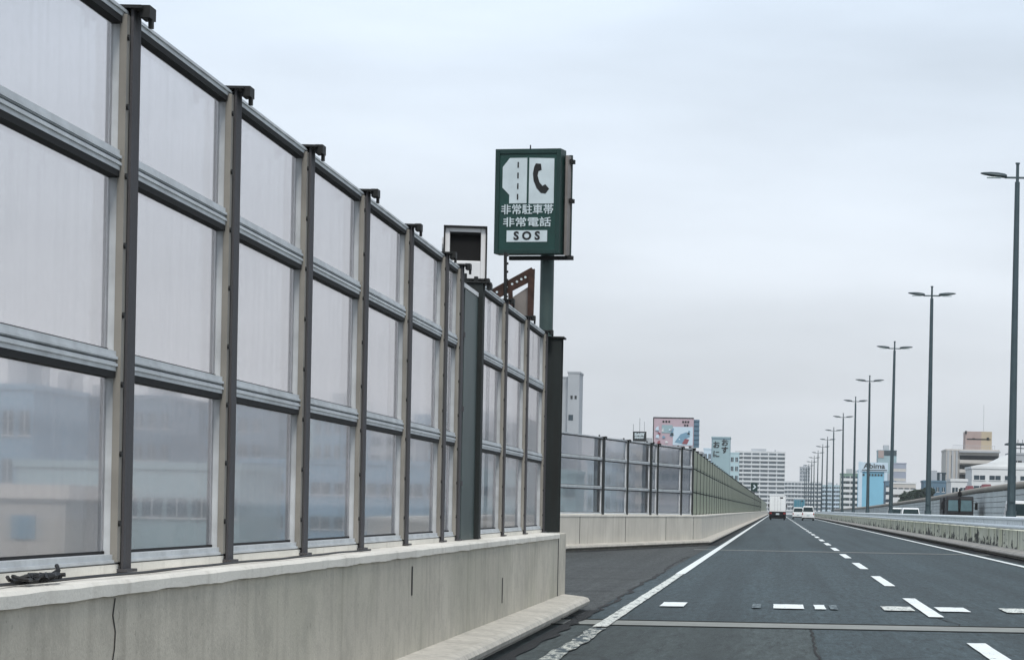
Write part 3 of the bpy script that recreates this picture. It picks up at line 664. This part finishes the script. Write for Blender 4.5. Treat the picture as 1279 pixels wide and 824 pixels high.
# ---------------------------------------------------------------- vehicles (front = +y)
def wheels(t, W, ys_, r=.29):
    m = MB(); m.tube([(-.09, 0, 0), (.09, 0, 0)], r, 20); me = m.mesh('wheel', 'tyre')
    m = MB(); m.tube([(-.1, 0, 0), (.1, 0, 0)], r*.62, 14); m2 = m.mesh('rim', 'rim')
    for y in ys_:
        for s in (-1, 1):
            o = place(me, 'wheel', t, (s*(W/2-.09), y, r)); place(m2, 'rim', o)
def car(label, x, y, W, Lg, H, body, heading=0, hood=.55, group=None, cat='car', name='car', belt=None, van=False):
    t = thing(name, label, cat, (x, y, .0), heading, group)
    belt = belt or H*.56; hf = Lg/2; h = W/2
    m = MB(); zb = .2
    prof = [(-hf, zb+.1), (-hf, belt-.04), (-hf+.05, belt), (hf-hood-.25, belt), (hf-.22, belt-.13), (hf-.04, belt-.3), (hf, zb+.15), (hf-.1, zb), (-hf+.08, zb)]
    m.prism(prof, 'x', -h, h); m.build('body', body, t, bevel=.05, smooth=True)
    rf = .10 if van else .28; rr = .06 if van else .30
    bt = (-h+.03, h-.03, -hf+.06, hf-hood-.1); tp = (-h+.16, h-.16, -hf+.06+rr, hf-hood-.1-rf-(.06 if van else .25))
    m = MB(); m.frust(bt, tp, belt-.01, H); m.build('cabin', body, t, bevel=.05, smooth=True)
    def lerp(a, b, f): return a+(b-a)*f
    def ring(f, e=0): return tuple(lerp(bt[k], tp[k], f) for k in range(4))
    lo, hi = ring(.12), ring(.82); zl, zh = lerp(belt, H, .12), lerp(belt, H, .82); g_ = .08; o_ = .006
    m = MB(); m.slab([(lo[0]+g_, lo[2], zl), (lo[1]-g_, lo[2], zl), (hi[1]-g_, hi[2], zh), (hi[0]+g_, hi[2], zh)], .012, (0, -1, .3)); m.build('rear_window', 'glassdark', t)
    m = MB(); m.slab([(lo[0]+g_, lo[3], zl), (lo[1]-g_, lo[3], zl), (hi[1]-g_, hi[3], zh), (hi[0]+g_, hi[3], zh)], .012, (0, 1, .3)); m.build('windscreen', 'glassdark', t)
    for s in (0, 1):
        sg = -1 if s == 0 else 1
        for a, b in ((.06, .34), (.37, .64), (.67, .92)):
            q = [(lo[s], lerp(lo[2], lo[3], a), zl), (lo[s], lerp(lo[2], lo[3], b), zl), (hi[s], lerp(hi[2], hi[3], b), zh), (hi[s], lerp(hi[2], hi[3], a), zh)]
            m = MB(); m.slab(q, .01, (sg, 0, .3)); m.build('side_window', 'glassdark', t)
        m = MB(); m.box(sg*(h+.02)-.06*(sg < 0), sg*(h+.02)+.12*(sg > 0)-.06*(sg < 0), hf-hood-.35, hf-hood-.25, belt, belt+.14); m.build('wing_mirror', body, t)
        m = MB(); m.box(sg*h-.02 if sg > 0 else -h-.008, h+.008 if sg > 0 else -h+.02, -hf-.012, -hf+.06, belt-.32, belt+.02); m.v = [(vx if True else 0, vy, vz) for vx, vy, vz in m.v]
        m = MB(); xa, xb = (h-.14, h-.03) if sg > 0 else (-h+.03, -h+.14); m.box(xa, xb, -hf-.012, -hf+.03, belt-.3, belt-.06); m.build('tail_light', 'red', t)
        xa, xb = (h-.34, h-.06) if sg > 0 else (-h+.06, -h+.34); m = MB(); m.box(xa, xb, hf-.09, hf+.004, belt-.36, belt-.22); m.build('headlight', 'amber', t)
    m = MB(); m.box(-h+.05, h-.05, -hf-.03, -hf+.02, zb+.02, zb+.16); m.box(-h+.1, h-.1, hf-.03, hf+.02, zb+.0, zb+.2); m.build('bumper', 'black', t)
    m = MB(); m.box(-.17, .17, -hf-.02, -hf-.005, belt-.42, belt-.25); m.build('licence_plate', 'swhite', t)
    wheels(t, W, (-hf+.62, hf-.62)); return t
car('small white box-shaped car in the right lane, just ahead of the dashed line', at(1009, 650, 303).x, 303, 1.475, 3.4, 1.72, 'vwhite', van=True, hood=.35, group='white cars ahead')
car('white car partly hidden on the left behind the other small white car', at(996.5, 650, 345).x, 345, 1.5, 3.4, 1.62, 'vwhite', hood=.5, van=True, group='white cars ahead')
car('white car with a curved roof on the opposite lanes, seen over the guard rail', at(1137, 640, 225).x, 225, 1.72, 4.3, 1.60, 'vwhite', math.pi, hood=.9, group='white cars coming the other way')
car('second white car behind the curved-roof white car on the opposite lanes', at(1118.5, 640, 262).x, 262, 1.7, 4.3, 1.66, 'vwhite', math.pi, hood=.8, group='white cars coming the other way')
car('white van with a green tinted windscreen at the right edge on the opposite lanes', at(1278, 640, 139).x, 139, 1.85, 4.6, 1.92, 'vwhite', math.pi, hood=.25, belt=1.0, cat='van', name='van', van=True)
def truck(name, label, x, y, W, Lg, H, boxm, heading=0, cabm='vwhite'):
    t = thing(name, label, 'truck', (x, y, 0), heading); h = W/2; hf = Lg/2
    m = MB(); m.box(-h+.25, h-.25, -hf+.1, hf-.3, .55, .85); m.box(-h+.06, h-.06, -hf, -hf+.08, .36, .52); m.box(-h+.3, -h+.4, -hf+.02, -hf+.1, .5, .8); m.box(h-.4, h-.3, -hf+.02, -hf+.1, .5, .8); m.build('chassis', 'black', t)
    m = MB(); m.box(-h+.0, h-.0, -hf-.0, -hf+.06, .16, 1.0); m.build('tail_skirt', 'black', t)
    m = MB(); m.box(-h, h, -hf, hf-1.6, 1.0, H); cb = m.build('cargo_box', boxm, t, bevel=.03)
    m = MB(); m.box(-.012, .012, -hf-.01, -hf-.001, 1.06, H-.08); m.box(-h+.02, -h+.07, -hf-.012, -hf-.001, 1.03, H-.04); m.box(h-.07, h-.02, -hf-.012, -hf-.001, 1.03, H-.04); m.box(-h+.07, h-.07, -hf-.012, -hf-.001, H-.09, H-.04)
    for sx_ in (-.35, .35): m.tube([(sx_, -hf-.02, 1.1), (sx_, -hf-.02, H-.12)], .014, 6)
    m.build('door_hardware', 'b_grey', cb)
    m = MB(); m.box(.25, .62, -hf-.02, -hf-.002, H-.36, H-.2); m.build('vent', 'black', cb)
    m = MB(); m.prism([(hf-1.5, .5), (hf, .5), (hf, 1.15), (hf-.2, 2.0), (hf-.4, 2.1), (hf-1.5, 2.1)], 'x', -h+.1, h-.1); cbn = m.build('cab', cabm, t, bevel=.04)
    m = MB(); m.slab([(-h+.2, hf-.04, 1.3), (h-.2, hf-.04, 1.3), (h-.2, hf-.185, 1.93), (-h+.2, hf-.185, 1.93)], .015, (0, 1, .2)); m.build('windscreen', 'glassdark', cbn)
    for s in (-1, 1):
        m = MB(); m.box(s*(h-.18)-.13, s*(h-.18)+.13, -hf-.03, -hf-.002, .72, .9); m.build('tail_light', 'red', t)
        m = MB(); m.box(s*(h-.35)-.15, s*(h-.35)+.15, hf-.02, hf+.02, .7, .88); m.build('headlight', 'amber', t)
        m = MB(); m.box(s*(h+.08)-.07, s*(h+.08)+.07, hf-.12, hf-.05, 1.5, 1.9); m.build('wing_mirror', 'black', t)
    m = MB(); m.box(-.2, .2, -hf-.02, -hf-.001, .62, .82); m.build('licence_plate', 'swhite', t)
    wheels(t, W-.2, (-hf+1.1, hf-1.0), .4); return t
truck('box_truck', 'white box truck with a black underside driving ahead in the left lane', at(971, 650, 300).x, 302, 2.0, 6, 2.92, 'vwhite')
truck('box_truck', 'teal box truck far ahead in the right lane, above the small white cars', at(998, 640, 420).x, 420, 1.9, 6, 3.05, 'vblue')
# oncoming black truck: tall cab with two pane windscreen, mirrors, headboard
q = at(1197, 630, 182)
t = thing('black_truck', 'black truck with large mirrors and a roof beacon coming on the opposite lanes', 'truck', (q.x, 182, 0), math.pi)
h = 1.05
m = MB(); m.prism([(-1, .6), (1.1, .6), (1.12, 1.2), (1.0, 2.3), (.85, 2.42), (-1, 2.42)], 'x', -h+.04, h-.12); cb = m.build('cab', 'vblack', t, bevel=.05)
for a, b in ((-.9, -.08), (.08, .82)):
    m = MB(); m.slab([(a, 1.12, 1.35), (b, 1.12, 1.35), (b-.03, 1.03, 2.12), (a+.03, 1.03, 2.12)], .02, (0, 1, .12)); m.build('windscreen', 'truckglass', cb)
m = MB(); m.box(-.07, .07, 1.06, 1.2, 1.3, 2.3); m.build('centre_pillar', 'black', cb)
m = MB(); m.box(-.16, .10, .6, .9, 2.43, 2.72); m.tube([(-.03, .75, 2.72), (-.03, .75, 2.95)], .07, 8); m.build('roof_beacon', 'black', t)
for s in (-1, 1):
    m = MB(); m.tube([(s*.95, 1.0, 2.1), (s*1.2, 1.15, 2.05), (s*1.2, 1.15, 1.5)], .02, 6); m.box(s*1.2-.1, s*1.2+.1, 1.1, 1.2, 1.45, 1.95); m.build('wing_mirror', 'black', t)
    m = MB(); m.box(s*.7-.18, s*.7+.18, 1.1, 1.15, .8, 1.0); m.build('headlight', 'amber', t)
m = MB(); m.box(-h, h, -4.5, -1.1, .9, 2.35); m.build('cargo_body', 'vblack', t, bevel=.04)
m = MB(); m.box(-.9, .9, -4.4, 1.0, .5, .9); m.build('chassis', 'black', t)
wheels(t, 1.95, (-3.2, .2), .42)

# ---------------------------------------------------------------- buildings
GZ = -9.0
def building(name, label, x0, x1, yt, Y, depth, wall, floors=0, cols=0, fh=3.0, style='windows', roof=None, wfrac=.6, zmin=-2.5, slab='b_white', wm='wglass', group=None, fins=False, roofbits=True, cat='building', wh=.5):
    a, b = at(x0, yt, Y), at(x1, yt, Y); W = b.x-a.x; cx_ = (a.x+b.x)/2; top = (a.z+b.z)/2
    t = thing(name, label, cat, (cx_, Y, GZ), 0, group); H = top-GZ
    MB().box(-W/2, W/2, 0, depth, 0, H).build('wall', wall, t)
    r = MB(); r.box(-W/2-.12, W/2+.12, -.12, depth+.12, H+.003, H+.35); rf = r.build('roof', roof or wall, t)
    if roofbits:
        r = MB(); r.box(-W*.18, W*.12, depth*.3, depth*.7, H+.35, H+2.2 if H > 12 else H+1.1); r.tube([(W*.3, depth*.4, H+.35), (W*.3, depth*.4, H+1.7)], .5 if H > 18 else .2, 10); r.build('rooftop_plant', 'b_grey', rf)
    if floors:
        cw = W/cols
        for i in range(floors):
            zt = H-.5-i*fh
            if zt-fh+GZ < zmin-1: break
            if style == 'balcony':
                m = MB(); m.box(-W/2+.1, W/2-.1, -1.2, -.003, zt-fh, zt-fh+.2); m.box(-W/2+.1, W/2-.1, -1.2, -1.08, zt-fh+.2, zt-fh+1.1)
                if fins:
                    for j in range(0, cols+1, fins): m.box(-W/2+cw*j-.12*(j > 0), -W/2+cw*j+.12*(j < cols), -1.25, -.003, zt-fh+1.1, zt)
                bl = m.build('balcony', slab, t)
            for j in range(cols):
                xc = -W/2+cw*(j+.5); ww = cw*wfrac/2
                z0_, z1_ = (zt-fh*.9+.3, zt-.35) if style == 'balcony' else (zt-fh*(.5+wh/2), zt-fh*(.5-wh/2))
                m = MB(); m.box(xc-ww, xc+ww, -.06, -.002, z0_, z1_); wn = m.build('window', wm, t)
                if Y < 900 and style != 'balcony':
                    m = MB(); m.box(xc-ww-.06, xc+ww+.06, -.12, -.003, z0_-.1, z0_-.005); m.box(xc-.03, xc+.03, -.09, -.062, z0_, z1_); m.build('frame', 'b_white', wn)
    return t, W, H, cx_
B = building
B('apartment_tower', 'tall white apartment block with rows of dark balconies behind the long left noise barrier', 918, 981, 564, 1700, 18, 'b_white', 15, 6, 2.85, 'balcony', slab='b_white', fins=1, wfrac=.84, zmin=-3)
B('apartment_block', 'long pale apartment block with horizontal balcony bands straight ahead beyond the vehicles', 980, 1026, 601.5, 1900, 15, 'b_white', 7, 11, 3.1, 'balcony', slab='b_white', wfrac=.85, roofbits=False)
B('apartment_block', 'pale cyan apartment block behind the far lamp posts, joined to the banded block', 1027, 1050, 606, 1750, 15, 'b_cyan', 6, 8, 2.9, 'balcony', slab='b_pale', wfrac=.8, fins=2)
B('tower_block', 'slim pale tower rising above the long banded apartment block', 999, 1012, 583, 2300, 12, 'b_grey', 6, 4, 3.2, wfrac=.6)
B('apartment_block', 'greenish apartment block with stacked white balconies left of the blue building', 1050, 1074, 592, 1000, 12, 'b_green', 8, 4, 2.2, 'balcony', slab='b_white', fins=2, wfrac=.8)
t, W, H, cx_ = B('sign_building', 'light blue windowless building carrying a white rooftop sign, right of centre', 1073, 1108, 588, 700, 12, 'b_blue', roofbits=False)
m = MB(); m.box(-W/2-.2, -W/2+.9, -.3, -.05, H-12, H+2.6); m.box(W/2-.8, W/2+.1, -.3, -.05, H-12, H+.3); m.build('corner_strip', 'b_pale', t)
m = MB(); m.box(-W/2+.4, W/2+.2, -.5, -.1, H-.1, H+2.4); sg = m.build('signboard', 'b_pale', t)
text('Abima', 2.0, 'sblack', sg, (.3, -.56, H+1.35), sx_=1.15, th=.02, bold=.04)
m = MB(); m.box(-W/2+.8, W/2, -.56, -.52, H+.15, H+.38); m.build('underline', 'sblack', sg)
for i in (0, 2, 3, 4, 5, 6): m = MB(); m.box(-W/2+1.0+i*.83, -W/2+1.0+i*.83+.55, -.12, -.01, H-1.35, H-.8); m.build('small_letter', 'sblack', t)
t, W, H, cx_ = B('office_building', 'slim building with a dark green and brown crown behind the blue building', 1097, 1120, 563, 900, 14, 'b_teal', 0, 0)
m = MB(); m.box(-W/2, -W/2+2, -.15, -.02, H-2.5, H+.2); m.build('crown_panel', 'b_brown', t); m = MB(); m.box(-W/2+2.1, W/2, -.15, -.02, H-1.6, H+.2); m.build('crown_panel', 'b_dark', t)
B('office_building', 'pinkish beige building with a blue grey upper storey right of the slim crowned building', 1115, 1132, 579, 850, 14, 'b_lilac', 6, 1, 3.2, wfrac=.96, wh=.28, wm='b_beige', roofbits=False)
B('apartment_block', 'grey apartment block with dark balconies behind the second lamp post, beside the blue building', 1106, 1119, 602, 640, 10, 'b_slate', 6, 3, 1.9, 'balcony', slab='b_white', wfrac=.8)
t, W, H, cx_ = B('stepped_building', 'white building with slanting balconies beside the trees, left of the dark house', 1114, 1144, 604, 520, 10, 'b_beige', 4, 4, 1.7, 'balcony', slab='b_white', roof='b_white', wfrac=.8, roofbits=False)
B('dark_house', 'dark slate house behind the noise wall, left of the brown-topped building', 1154, 1182, 602, 460, 9, 'b_slate', 2, 4, 1.6, wfrac=.5)
B('roof_turret', 'square dark rooftop block of the slate houses left of the brown-topped building', 1170, 1181, 592, 470, 4, 'b_dark', 1, 1, 1.5, wfrac=.4, roofbits=False, cat='building')
B('white_house', 'small white flat-roofed house in front of the brown-topped building', 1188, 1208, 601, 330, 8, 'b_white', 2, 2, 1.5, wfrac=.7, roofbits=False, wh=.6)
# brown topped building
t, W, H, cx_ = B('brown_topped_building', 'grey concrete building with open dark balconies and a brown rooftop block', 1182, 1248, 563, 560, 16, 'b_beige', 0, 0, roofbits=False)
m = MB()
for k in (0, 1, 2): m.box(-W/2+.25+k*.95, -W/2+.65+k*.95, -.35, -.02, 0, H)
m.build('pilaster', 'b_grey', t)
m = MB(); m.box(-W/2+1.1, -W/2+1.4, -.06, -.002, H-9, H-1); m.build('window', 'wglass', t)
for k in range(5):
    z = H-1.0-k*2.1
    m = MB(); m.box(-W/2+3.0, W/2-.2, -.06, -.002, z-1.0, z); m.build('window', 'sblack', t)
    m = MB(); m.box(-W/2+2.9, W/2, -1.3, -.003, z-1.75, z-1.0); m.build('balcony', 'b_beige', t)
m = MB(); m.box(-W/2+2.8, W/2+.2, -1.4, -.003, z0 if False else H-.35, H+.003); m.build('cornice', 'b_grey', t)
a = at(1207, 538, 560); b = at(1240, 538, 560); x0 = a.x-cx_; x1 = b.x-cx_; zt = a.z-GZ; xm = x0+(x1-x0)*.6
m = MB(); m.box(x0, xm, 2, 9, H+.36, zt); ph = m.build('rooftop_block', 'b_brown', t)
m = MB(); m.box(xm+.003, x1, 2.0, 9, H+.36, zt); m.build('rooftop_block', 'b_tan', t)
m = MB(); m.box(x0+.3, x1-.3, 1.9, 1.99, H+2.6, H+2.8); m.box(xm+1.2, xm+1.7, 1.9, 1.99, zt-1.9, zt-1.3); m.box(x0+1.5, x0+2.1, 1.9, 1.99, zt-1.7, zt-1.5); m.box(x0-.1, x0+.25, 1.8, 2.6, zt-.6, zt+.1); m.build('window', 'sblack', ph)
m = MB()
for i in range(22): xx = -W/2+1.5+i*(W-2.5)/21; m.box(xx-.03, xx+.03, .3, .36, H+.35, H+1.2)
m.box(-W/2+1.5, W/2-1, .3, .36, H+1.2, H+1.26); m.build('railing', 'b_grey', t)
m = MB(); m.tube([(xm+.6, 4, zt), (xm+.6, 4, zt+6)], .05, 6); m.build('antenna', 'b_grey', t)
# white building with the curved roof
t, W, H, cx_ = B('white_building', 'bright white building with a curved roof edge and wide windows behind the nearest lamp post', 1214, 1330, 586, 350, 12, 'b_white', 4, 6, 1.45, wfrac=.72, roofbits=False, wh=.42)
n = 14; poly = [(-W/2, H+.35)]+[(-W/2+W*.36*i/n, H+.35+.62*math.sin(math.pi/2*i/n)) for i in range(1, n+1)]+[(W/2, H+.97), (W/2, H+.35)]
m = MB(); m.prism(poly, 'y', .5, 11); m.build('curved_roof', 'b_white', t)
poly = [(-W/2+2.8, H+.9), (-W/2+5.2, H+2.1), (-W/2+5.6, H+2.0), (-W/2+5.6, H+.9)]
m = MB(); m.prism(poly, 'y', 3, 10); m.build('roof_gable', 'b_white', t)
t, W, H, cx_ = B('scaffold_building', 'dark roof frame with rows of antennas at the right edge, behind the white building', 1263, 1310, 568, 420, 10, 'b_grey', 2, 3, 1.9, wfrac=.7, roofbits=False, wm='sblack')
m = MB()
for k in range(9): x = -W/2+W*k/8; m.box(x-.06, x+.06, 0, .12, H+.35, H+1.7); m.box(x-.04, x+.04, 5, 5.1, H+1.7, H+2.7)
m.box(-W/2, W/2, 0, .12, H+1.0, H+1.15); m.box(-W/2-.6, W/2, -.1, 6, H+1.7, H+1.95); m.build('roof_frame', 'b_dark', t)
for i, (x, y, wd, lb) in enumerate(((1212, 609, 9, 'small red awning beside the white house above the noise wall'), (1233, 607, 12, 'larger red awning in front of the white curved-roof building'), (1276, 604, 8, 'faded red panel at the right edge above the noise wall'))):
    p = at(x, y, 300); w_ = wd*300/F/2
    t = thing('awning_hut', lb, 'hut', (p.x, 300, GZ)); h = p.z-GZ
    m = MB(); m.box(-w_, w_, 0, 3, 0, h-.4); m.build('wall', 'b_lilac', t); m = MB(); m.prism([(-w_-.1, h-.45), (w_+.1, h-.45), (w_*.7, h+.25), (-w_*.7, h+.25)], 'y', -.2, 3.1); m.build('awning', 'b_red', t)
# buildings behind the bay screen
t, W, H, cx_ = B('grey_white_block', 'narrow white block with two small dark openings just right of the sign pole', 690, 709.5, 472, 500, 10, 'b_grey', 0, 0, roofbits=False)
t, W, H, cx_ = B('white_block', 'white windowless stair block showing two dark holes, right of the sign pole', 709.5, 724, 466, 498, 9, 'b_grey', 0, 0, roofbits=False)
for sx_ in (-.35, .45): m = MB(); m.box(sx_-.22, sx_+.2, -.05, -.002, H-5.1, H-4.4); m.build('window', 'sblack', t)
m = MB(); m.box(-.9, .0, -.05, -.002, H-9.3, H-8.2); m.build('window', 'wglass', t)
t, W, H, cx_ = B('billboard_building', 'low block carrying the pink and white billboard behind the bay screen', 812, 876, 566, 350, 10, 'b_grey', 3, 5, 1.9)
for i, (x0, x1, yt, Y, d, wl, fl, cl) in enumerate(((734, 764, 578, 260, 8, 'b_pale', 4, 4), (757, 790, 568, 330, 8, 'b_grey', 4, 4), (785, 815, 560, 380, 8, 'b_beige', 5, 4))):
    B('low_building', ['pale low building seen through the first bay of the angled screen', 'grey mid-rise seen through the angled screen left of the black sign', 'beige building carrying the small black rooftop sign'][i], x0, x1, yt, Y, d, wl, fl, cl, 2.4)
def board(name, label, cat, x0, x1, y0, y1, Y, face, base_y=None, th=.5):
    a, b = at(x0, y0, Y), at(x1, y1, Y); W = b.x-a.x; H = a.z-b.z; zb = b.z
    t = thing(name, label, cat, ((a.x+b.x)/2, Y, zb))
    MB().box(-W/2, W/2, 0, th, 0, H).build('board', face, t)
    m = MB()
    for f in (-.4, 0, .4): m.box(W*f-.08, W*f+.08, .15, .35, -2.5, -.003)
    m.build('support', 'b_dark', t); return t, W, H
t, W, H = board('rooftop_sign', 'small black rooftop sign with two rows of white lettering behind the bay screen', 'sign', 790.5, 807, 538.5, 551, 379, 'sblack')
text('EAST', .62, 'swhite', t, (0, -.03, H*.68), sx_=1.1, bold=.02); text('HOTEL', .5, 'swhite', t, (0, -.03, H*.30), sx_=1.1, bold=.02)
bpy.data.objects.remove(t.children[-1]); bpy.data.objects.remove(t.children[-1])
m = MB()
for k in range(9): m.box(-W/2+.28+k*.16, -W/2+.40+k*.16, -.03, -.002, H*.60, H*.86-(k % 3)*.06)
for k in range(8): m.box(-W/2+.30+k*.17, -W/2+.43+k*.17, -.03, -.002, H*.26+(k % 2)*.05, H*.5)
m.build('lettering', 'swhite', t)
m = MB(); m.tube([(-W/2+.05, .2, H), (-W/2+.05, .2, H+1.1)], .03, 6); m.tube([(0, .2, H), (0, .2, H+2.0)], .03, 6); m.tube([(.7, .2, H), (.7, .2, H+1.5)], .025, 6); m.build('antenna', 'b_dark', t)
t, W, H = board('billboard', 'large pink and white billboard with blue shapes above the angled screen', 'billboard', 816, 866, 521, 557, 345, 'b_pink', th=.8)
m = MB(); m.box(-.05, W/2-.1, -.04, -.002, .1, H*.68); p1 = m.build('picture_panel', 'b_pale', t)
m = MB(); m.prism([(.2, .5), (1.0, 1.6), (1.8, 1.9), (2.3, 1.3), (1.6, .9), (1.2, .3)], 'y', -.07, -.042); m.prism([(-.5, 1.4), (-.1, 2.4), (.1, 2.4), (-.2, 1.2)], 'y', -.07, -.042); m.build('blue_shape', 'b_bluegrey', p1)
m = MB(); m.prism([(1.2, .3), (1.9, .25), (2.2, .9), (1.6, 1.0)], 'y', -.09, -.072); m.build('pink_shape', 'b_red', p1)
m = MB(); m.box(-W/2+1.2, -.1, -.05, -.002, H*.45, H*.74); m.build('green_panel', 'b_teal', t)
rb_ = random.Random(11)
for k in range(16):
    x = rb_.uniform(-W/2+.3, W/2-.7); z = rb_.uniform(.15, H*.62); a_ = rb_.uniform(.15, .5)
    m = MB(); m.prism([(x, z), (x+a_, z+rb_.uniform(-.1, .1)), (x+a_*.9, z+a_*rb_.uniform(.4, 1.2)), (x+a_*.2, z+a_*.8)], 'y', -.10-.004*k, -.095-.004*k); m.build('colour_patch', rb_.choice(['b_pale', 'b_bluegrey', 'b_red', 'b_white', 'b_dark', 'b_lilac']), t)
m = MB()
for x, z in ((-1.5, .86), (-1.1, .86), (-.7, .86), (1.2, .86), (1.55, .86), (1.9, .86), (1.45, .74), (1.8, .74)): m.box(x, x+.24, -.05, -.002, H*z-.14, H*z+.12)
m.box(-W/2, W/2, -.06, -.002, H-.08, H+.05); m.box(-W/2-.02, -W/2+.1, -.06, -.002, 0, H-.08); m.build('lettering', 'sblack', t)
m = MB(); m.box(W/2+.02, W/2+.75, .1, .7, -.2, H-.2)
for k in range(6): m.box(W/2+.02, W/2+.8, -.02, .1, .3+k*.62, .4+k*.62)
m.build('side_structure', 'b_slate', t)
t, W, H, cx_ = B('sign_tower', 'pale teal tower with dark vertical characters above the long noise barrier', 889, 912, 547, 600, 8, 'b_teal', 0, 0, roofbits=False)
m = MB(); m.box(-W/2, W/2, -.08, -.002, H-.2, H+.1); m.box(-W/2, -W/2+.15, -.08, -.002, H-8, H-.2); m.build('edge_band', 'b_slate', t)
for ch, x, z in (('お', -1.05, 1.7), ('に', -1.05, 3.9), ('お', .95, 1.15), ('す', .95, 2.9)):
    text(ch, 1.75, 'sblack', t, (x, -.05, H-z), th=.02, bold=.06)
B('pale_block', 'pale block with small windows left of the teal character tower', 879, 889, 561, 640, 8, 'b_pale', 4, 2, 2.5, roofbits=False)
B('pale_block', 'narrow pale block with dark windows between the teal tower and the tall apartments', 912, 923, 566, 800, 8, 'b_cyan', 7, 2, 2.9, roofbits=False)
# city seen through the near clear screen
cityl = [(-60, 82, 622, 62, 6, 'b_beige', 'nearby beige house wall with one small window behind the first screen bay'),
 (-40, 42, 486, 150, 12, 'b_bluegrey', 'blue grey flat-topped building behind the leftmost pane'),
 (44, 84, 494, 210, 12, 'b_slate', 'slate building behind the leftmost pane, right of the blue grey one'),
 (86, 140, 505, 260, 12, 'b_bluegrey', 'low blue building behind the first screen post'),
 (150, 215, 498, 230, 14, 'b_slate', 'dark flat building behind the second screen bay'),
 (212, 262, 520, 330, 14, 'b_bluegrey', 'wide blue building behind the second screen post'),
 (262, 330, 508, 280, 14, 'b_slate', 'slate building behind the third screen bay'),
 (328, 392, 528, 360, 14, 'b_teal', 'teal grey building behind the fourth screen bay'),
 (392, 440, 512, 300, 14, 'b_bluegrey', 'blue grey building behind the fifth screen bay'),
 (440, 520, 536, 400, 14, 'b_grey', 'wide pale building behind the sixth screen bay'),
 (518, 575, 520, 420, 14, 'b_bluegrey', 'blue building behind the screen just left of the green metal door'),
 (575, 640, 530, 380, 14, 'b_grey', 'grey building behind the green metal door'),
 (636, 690, 548, 440, 14, 'b_bluegrey', 'blue building behind the last screen bay by the sign pole'),
 (20, 300, 585, 120, 10, 'b_teal', 'long low teal roofed hall behind the first three screen bays'),
 (300, 560, 580, 190, 10, 'b_bluegrey', 'long low blue shed behind the middle screen bays'),
 (560, 720, 590, 240, 10, 'b_teal', 'long low teal shed behind the last screen bays')]
for x0, x1, yt, Y, d, wl, lb in cityl:
    if Y == 62:
        t, W, H, cx_ = B('beige_house', lb, x0, x1, yt, Y, d, wl, roofbits=False)
        a = at(15, 643, 62); b = at(44, 673, 62)
        m = MB(); m.box(a.x-cx_, b.x-cx_, -.05, -.002, b.z-GZ, a.z-GZ); m.build('window', 'b_bluegrey', t)
    elif x1-x0 > 150: B('long_shed', lb, x0, x1, yt, Y, d, wl, 2, 9, 2.6, wfrac=.8, roofbits=False, wh=.35, zmin=-8)
    else: B('city_building', lb, x0, x1, yt, Y, d, wl, 4, 4, 2.9, wfrac=.6, zmin=-8)

# ---------------------------------------------------------------- haze
hz = MB().box(-1500, 1500, -250, 2700, -10, 90).build('haze', 'deck'); hz.data.materials.clear()
hm = bpy.data.materials.new('haze'); hm.use_nodes = True; ht = hm.node_tree; ht.nodes.clear()
ho = ht.nodes.new('ShaderNodeOutputMaterial'); hv = ht.nodes.new('ShaderNodeVolumePrincipled'); hv.inputs['Color'].default_value = (.86, .93, .98, 1); hv.inputs['Density'].default_value = .00016
ht.links.new(hv.outputs[0], ho.inputs['Volume']); hz.data.materials.append(hm); tag(hz, kind='stuff')
# ---------------------------------------------------------------- trees above the opposite wall
M['leaf'] = plain('leaf', (52, 70, 52), .8, 0, .6, 1.5, .4); M['bark'] = plain('bark', (60, 50, 42), .9)
def tree(x, y, Y, wpx, lb, seed):
    rnd = random.Random(seed); p = at(x, y, Y); r = wpx*Y/F/2
    t = thing('tree', lb, 'tree', (p.x, Y, GZ), 0, 'trees behind the opposite noise wall'); h = p.z-GZ
    m = MB(); m.tube([(0, 0, 0), (.1, 0, h*.4), (0, .1, h*.75)], [.3, .2, .08], 8)
    for k in range(7): a = rnd.uniform(0, 6.3); m.tube([(0, 0, h*(.35+.05*k)), (math.cos(a)*r*.7, math.sin(a)*r*.7, h*(.6+.05*k))], [.09, .03], 6)
    m.build('trunk', 'bark', t)
    m = MB(); cl = [(rnd.uniform(-1, 1)*r*.75, rnd.uniform(-1, 1)*r*.75, h-r*.5-rnd.random()*r*1.3, rnd.uniform(.25, .5)*r) for _ in range(22)]
    for cx_, cy, cz, cr in cl:
        for _ in range(90):
            d = Vector((rnd.gauss(0, 1), rnd.gauss(0, 1), rnd.gauss(0, 1))).normalized()*cr*rnd.uniform(.6, 1.1)
            c = Vector((cx_, cy, cz))+d; u = Vector((rnd.gauss(0, 1), rnd.gauss(0, 1), rnd.gauss(0, 1))).normalized()*.16; v = u.cross(Vector((rnd.gauss(0, 1), rnd.gauss(0, 1), rnd.gauss(0, 1)))).normalized()*.12
            m.add([tuple(c-u), tuple(c-v), tuple(c+u), tuple(c+v)], [(0, 1, 2, 3)])
    m.build('crown', 'leaf', t)
tree(1136, 612, 470, 16, 'small dark tree beside the white stepped building', 3)
tree(1147, 608, 460, 18, 'dark rounded tree in the middle of the tree row, left of the dark house', 4)
tree(1159, 607, 440, 16, 'dark tree directly in front of the dark slate house', 5)
tree(1129, 615, 450, 14, 'lowest tree in the row, near the end of the grey noise wall', 6)
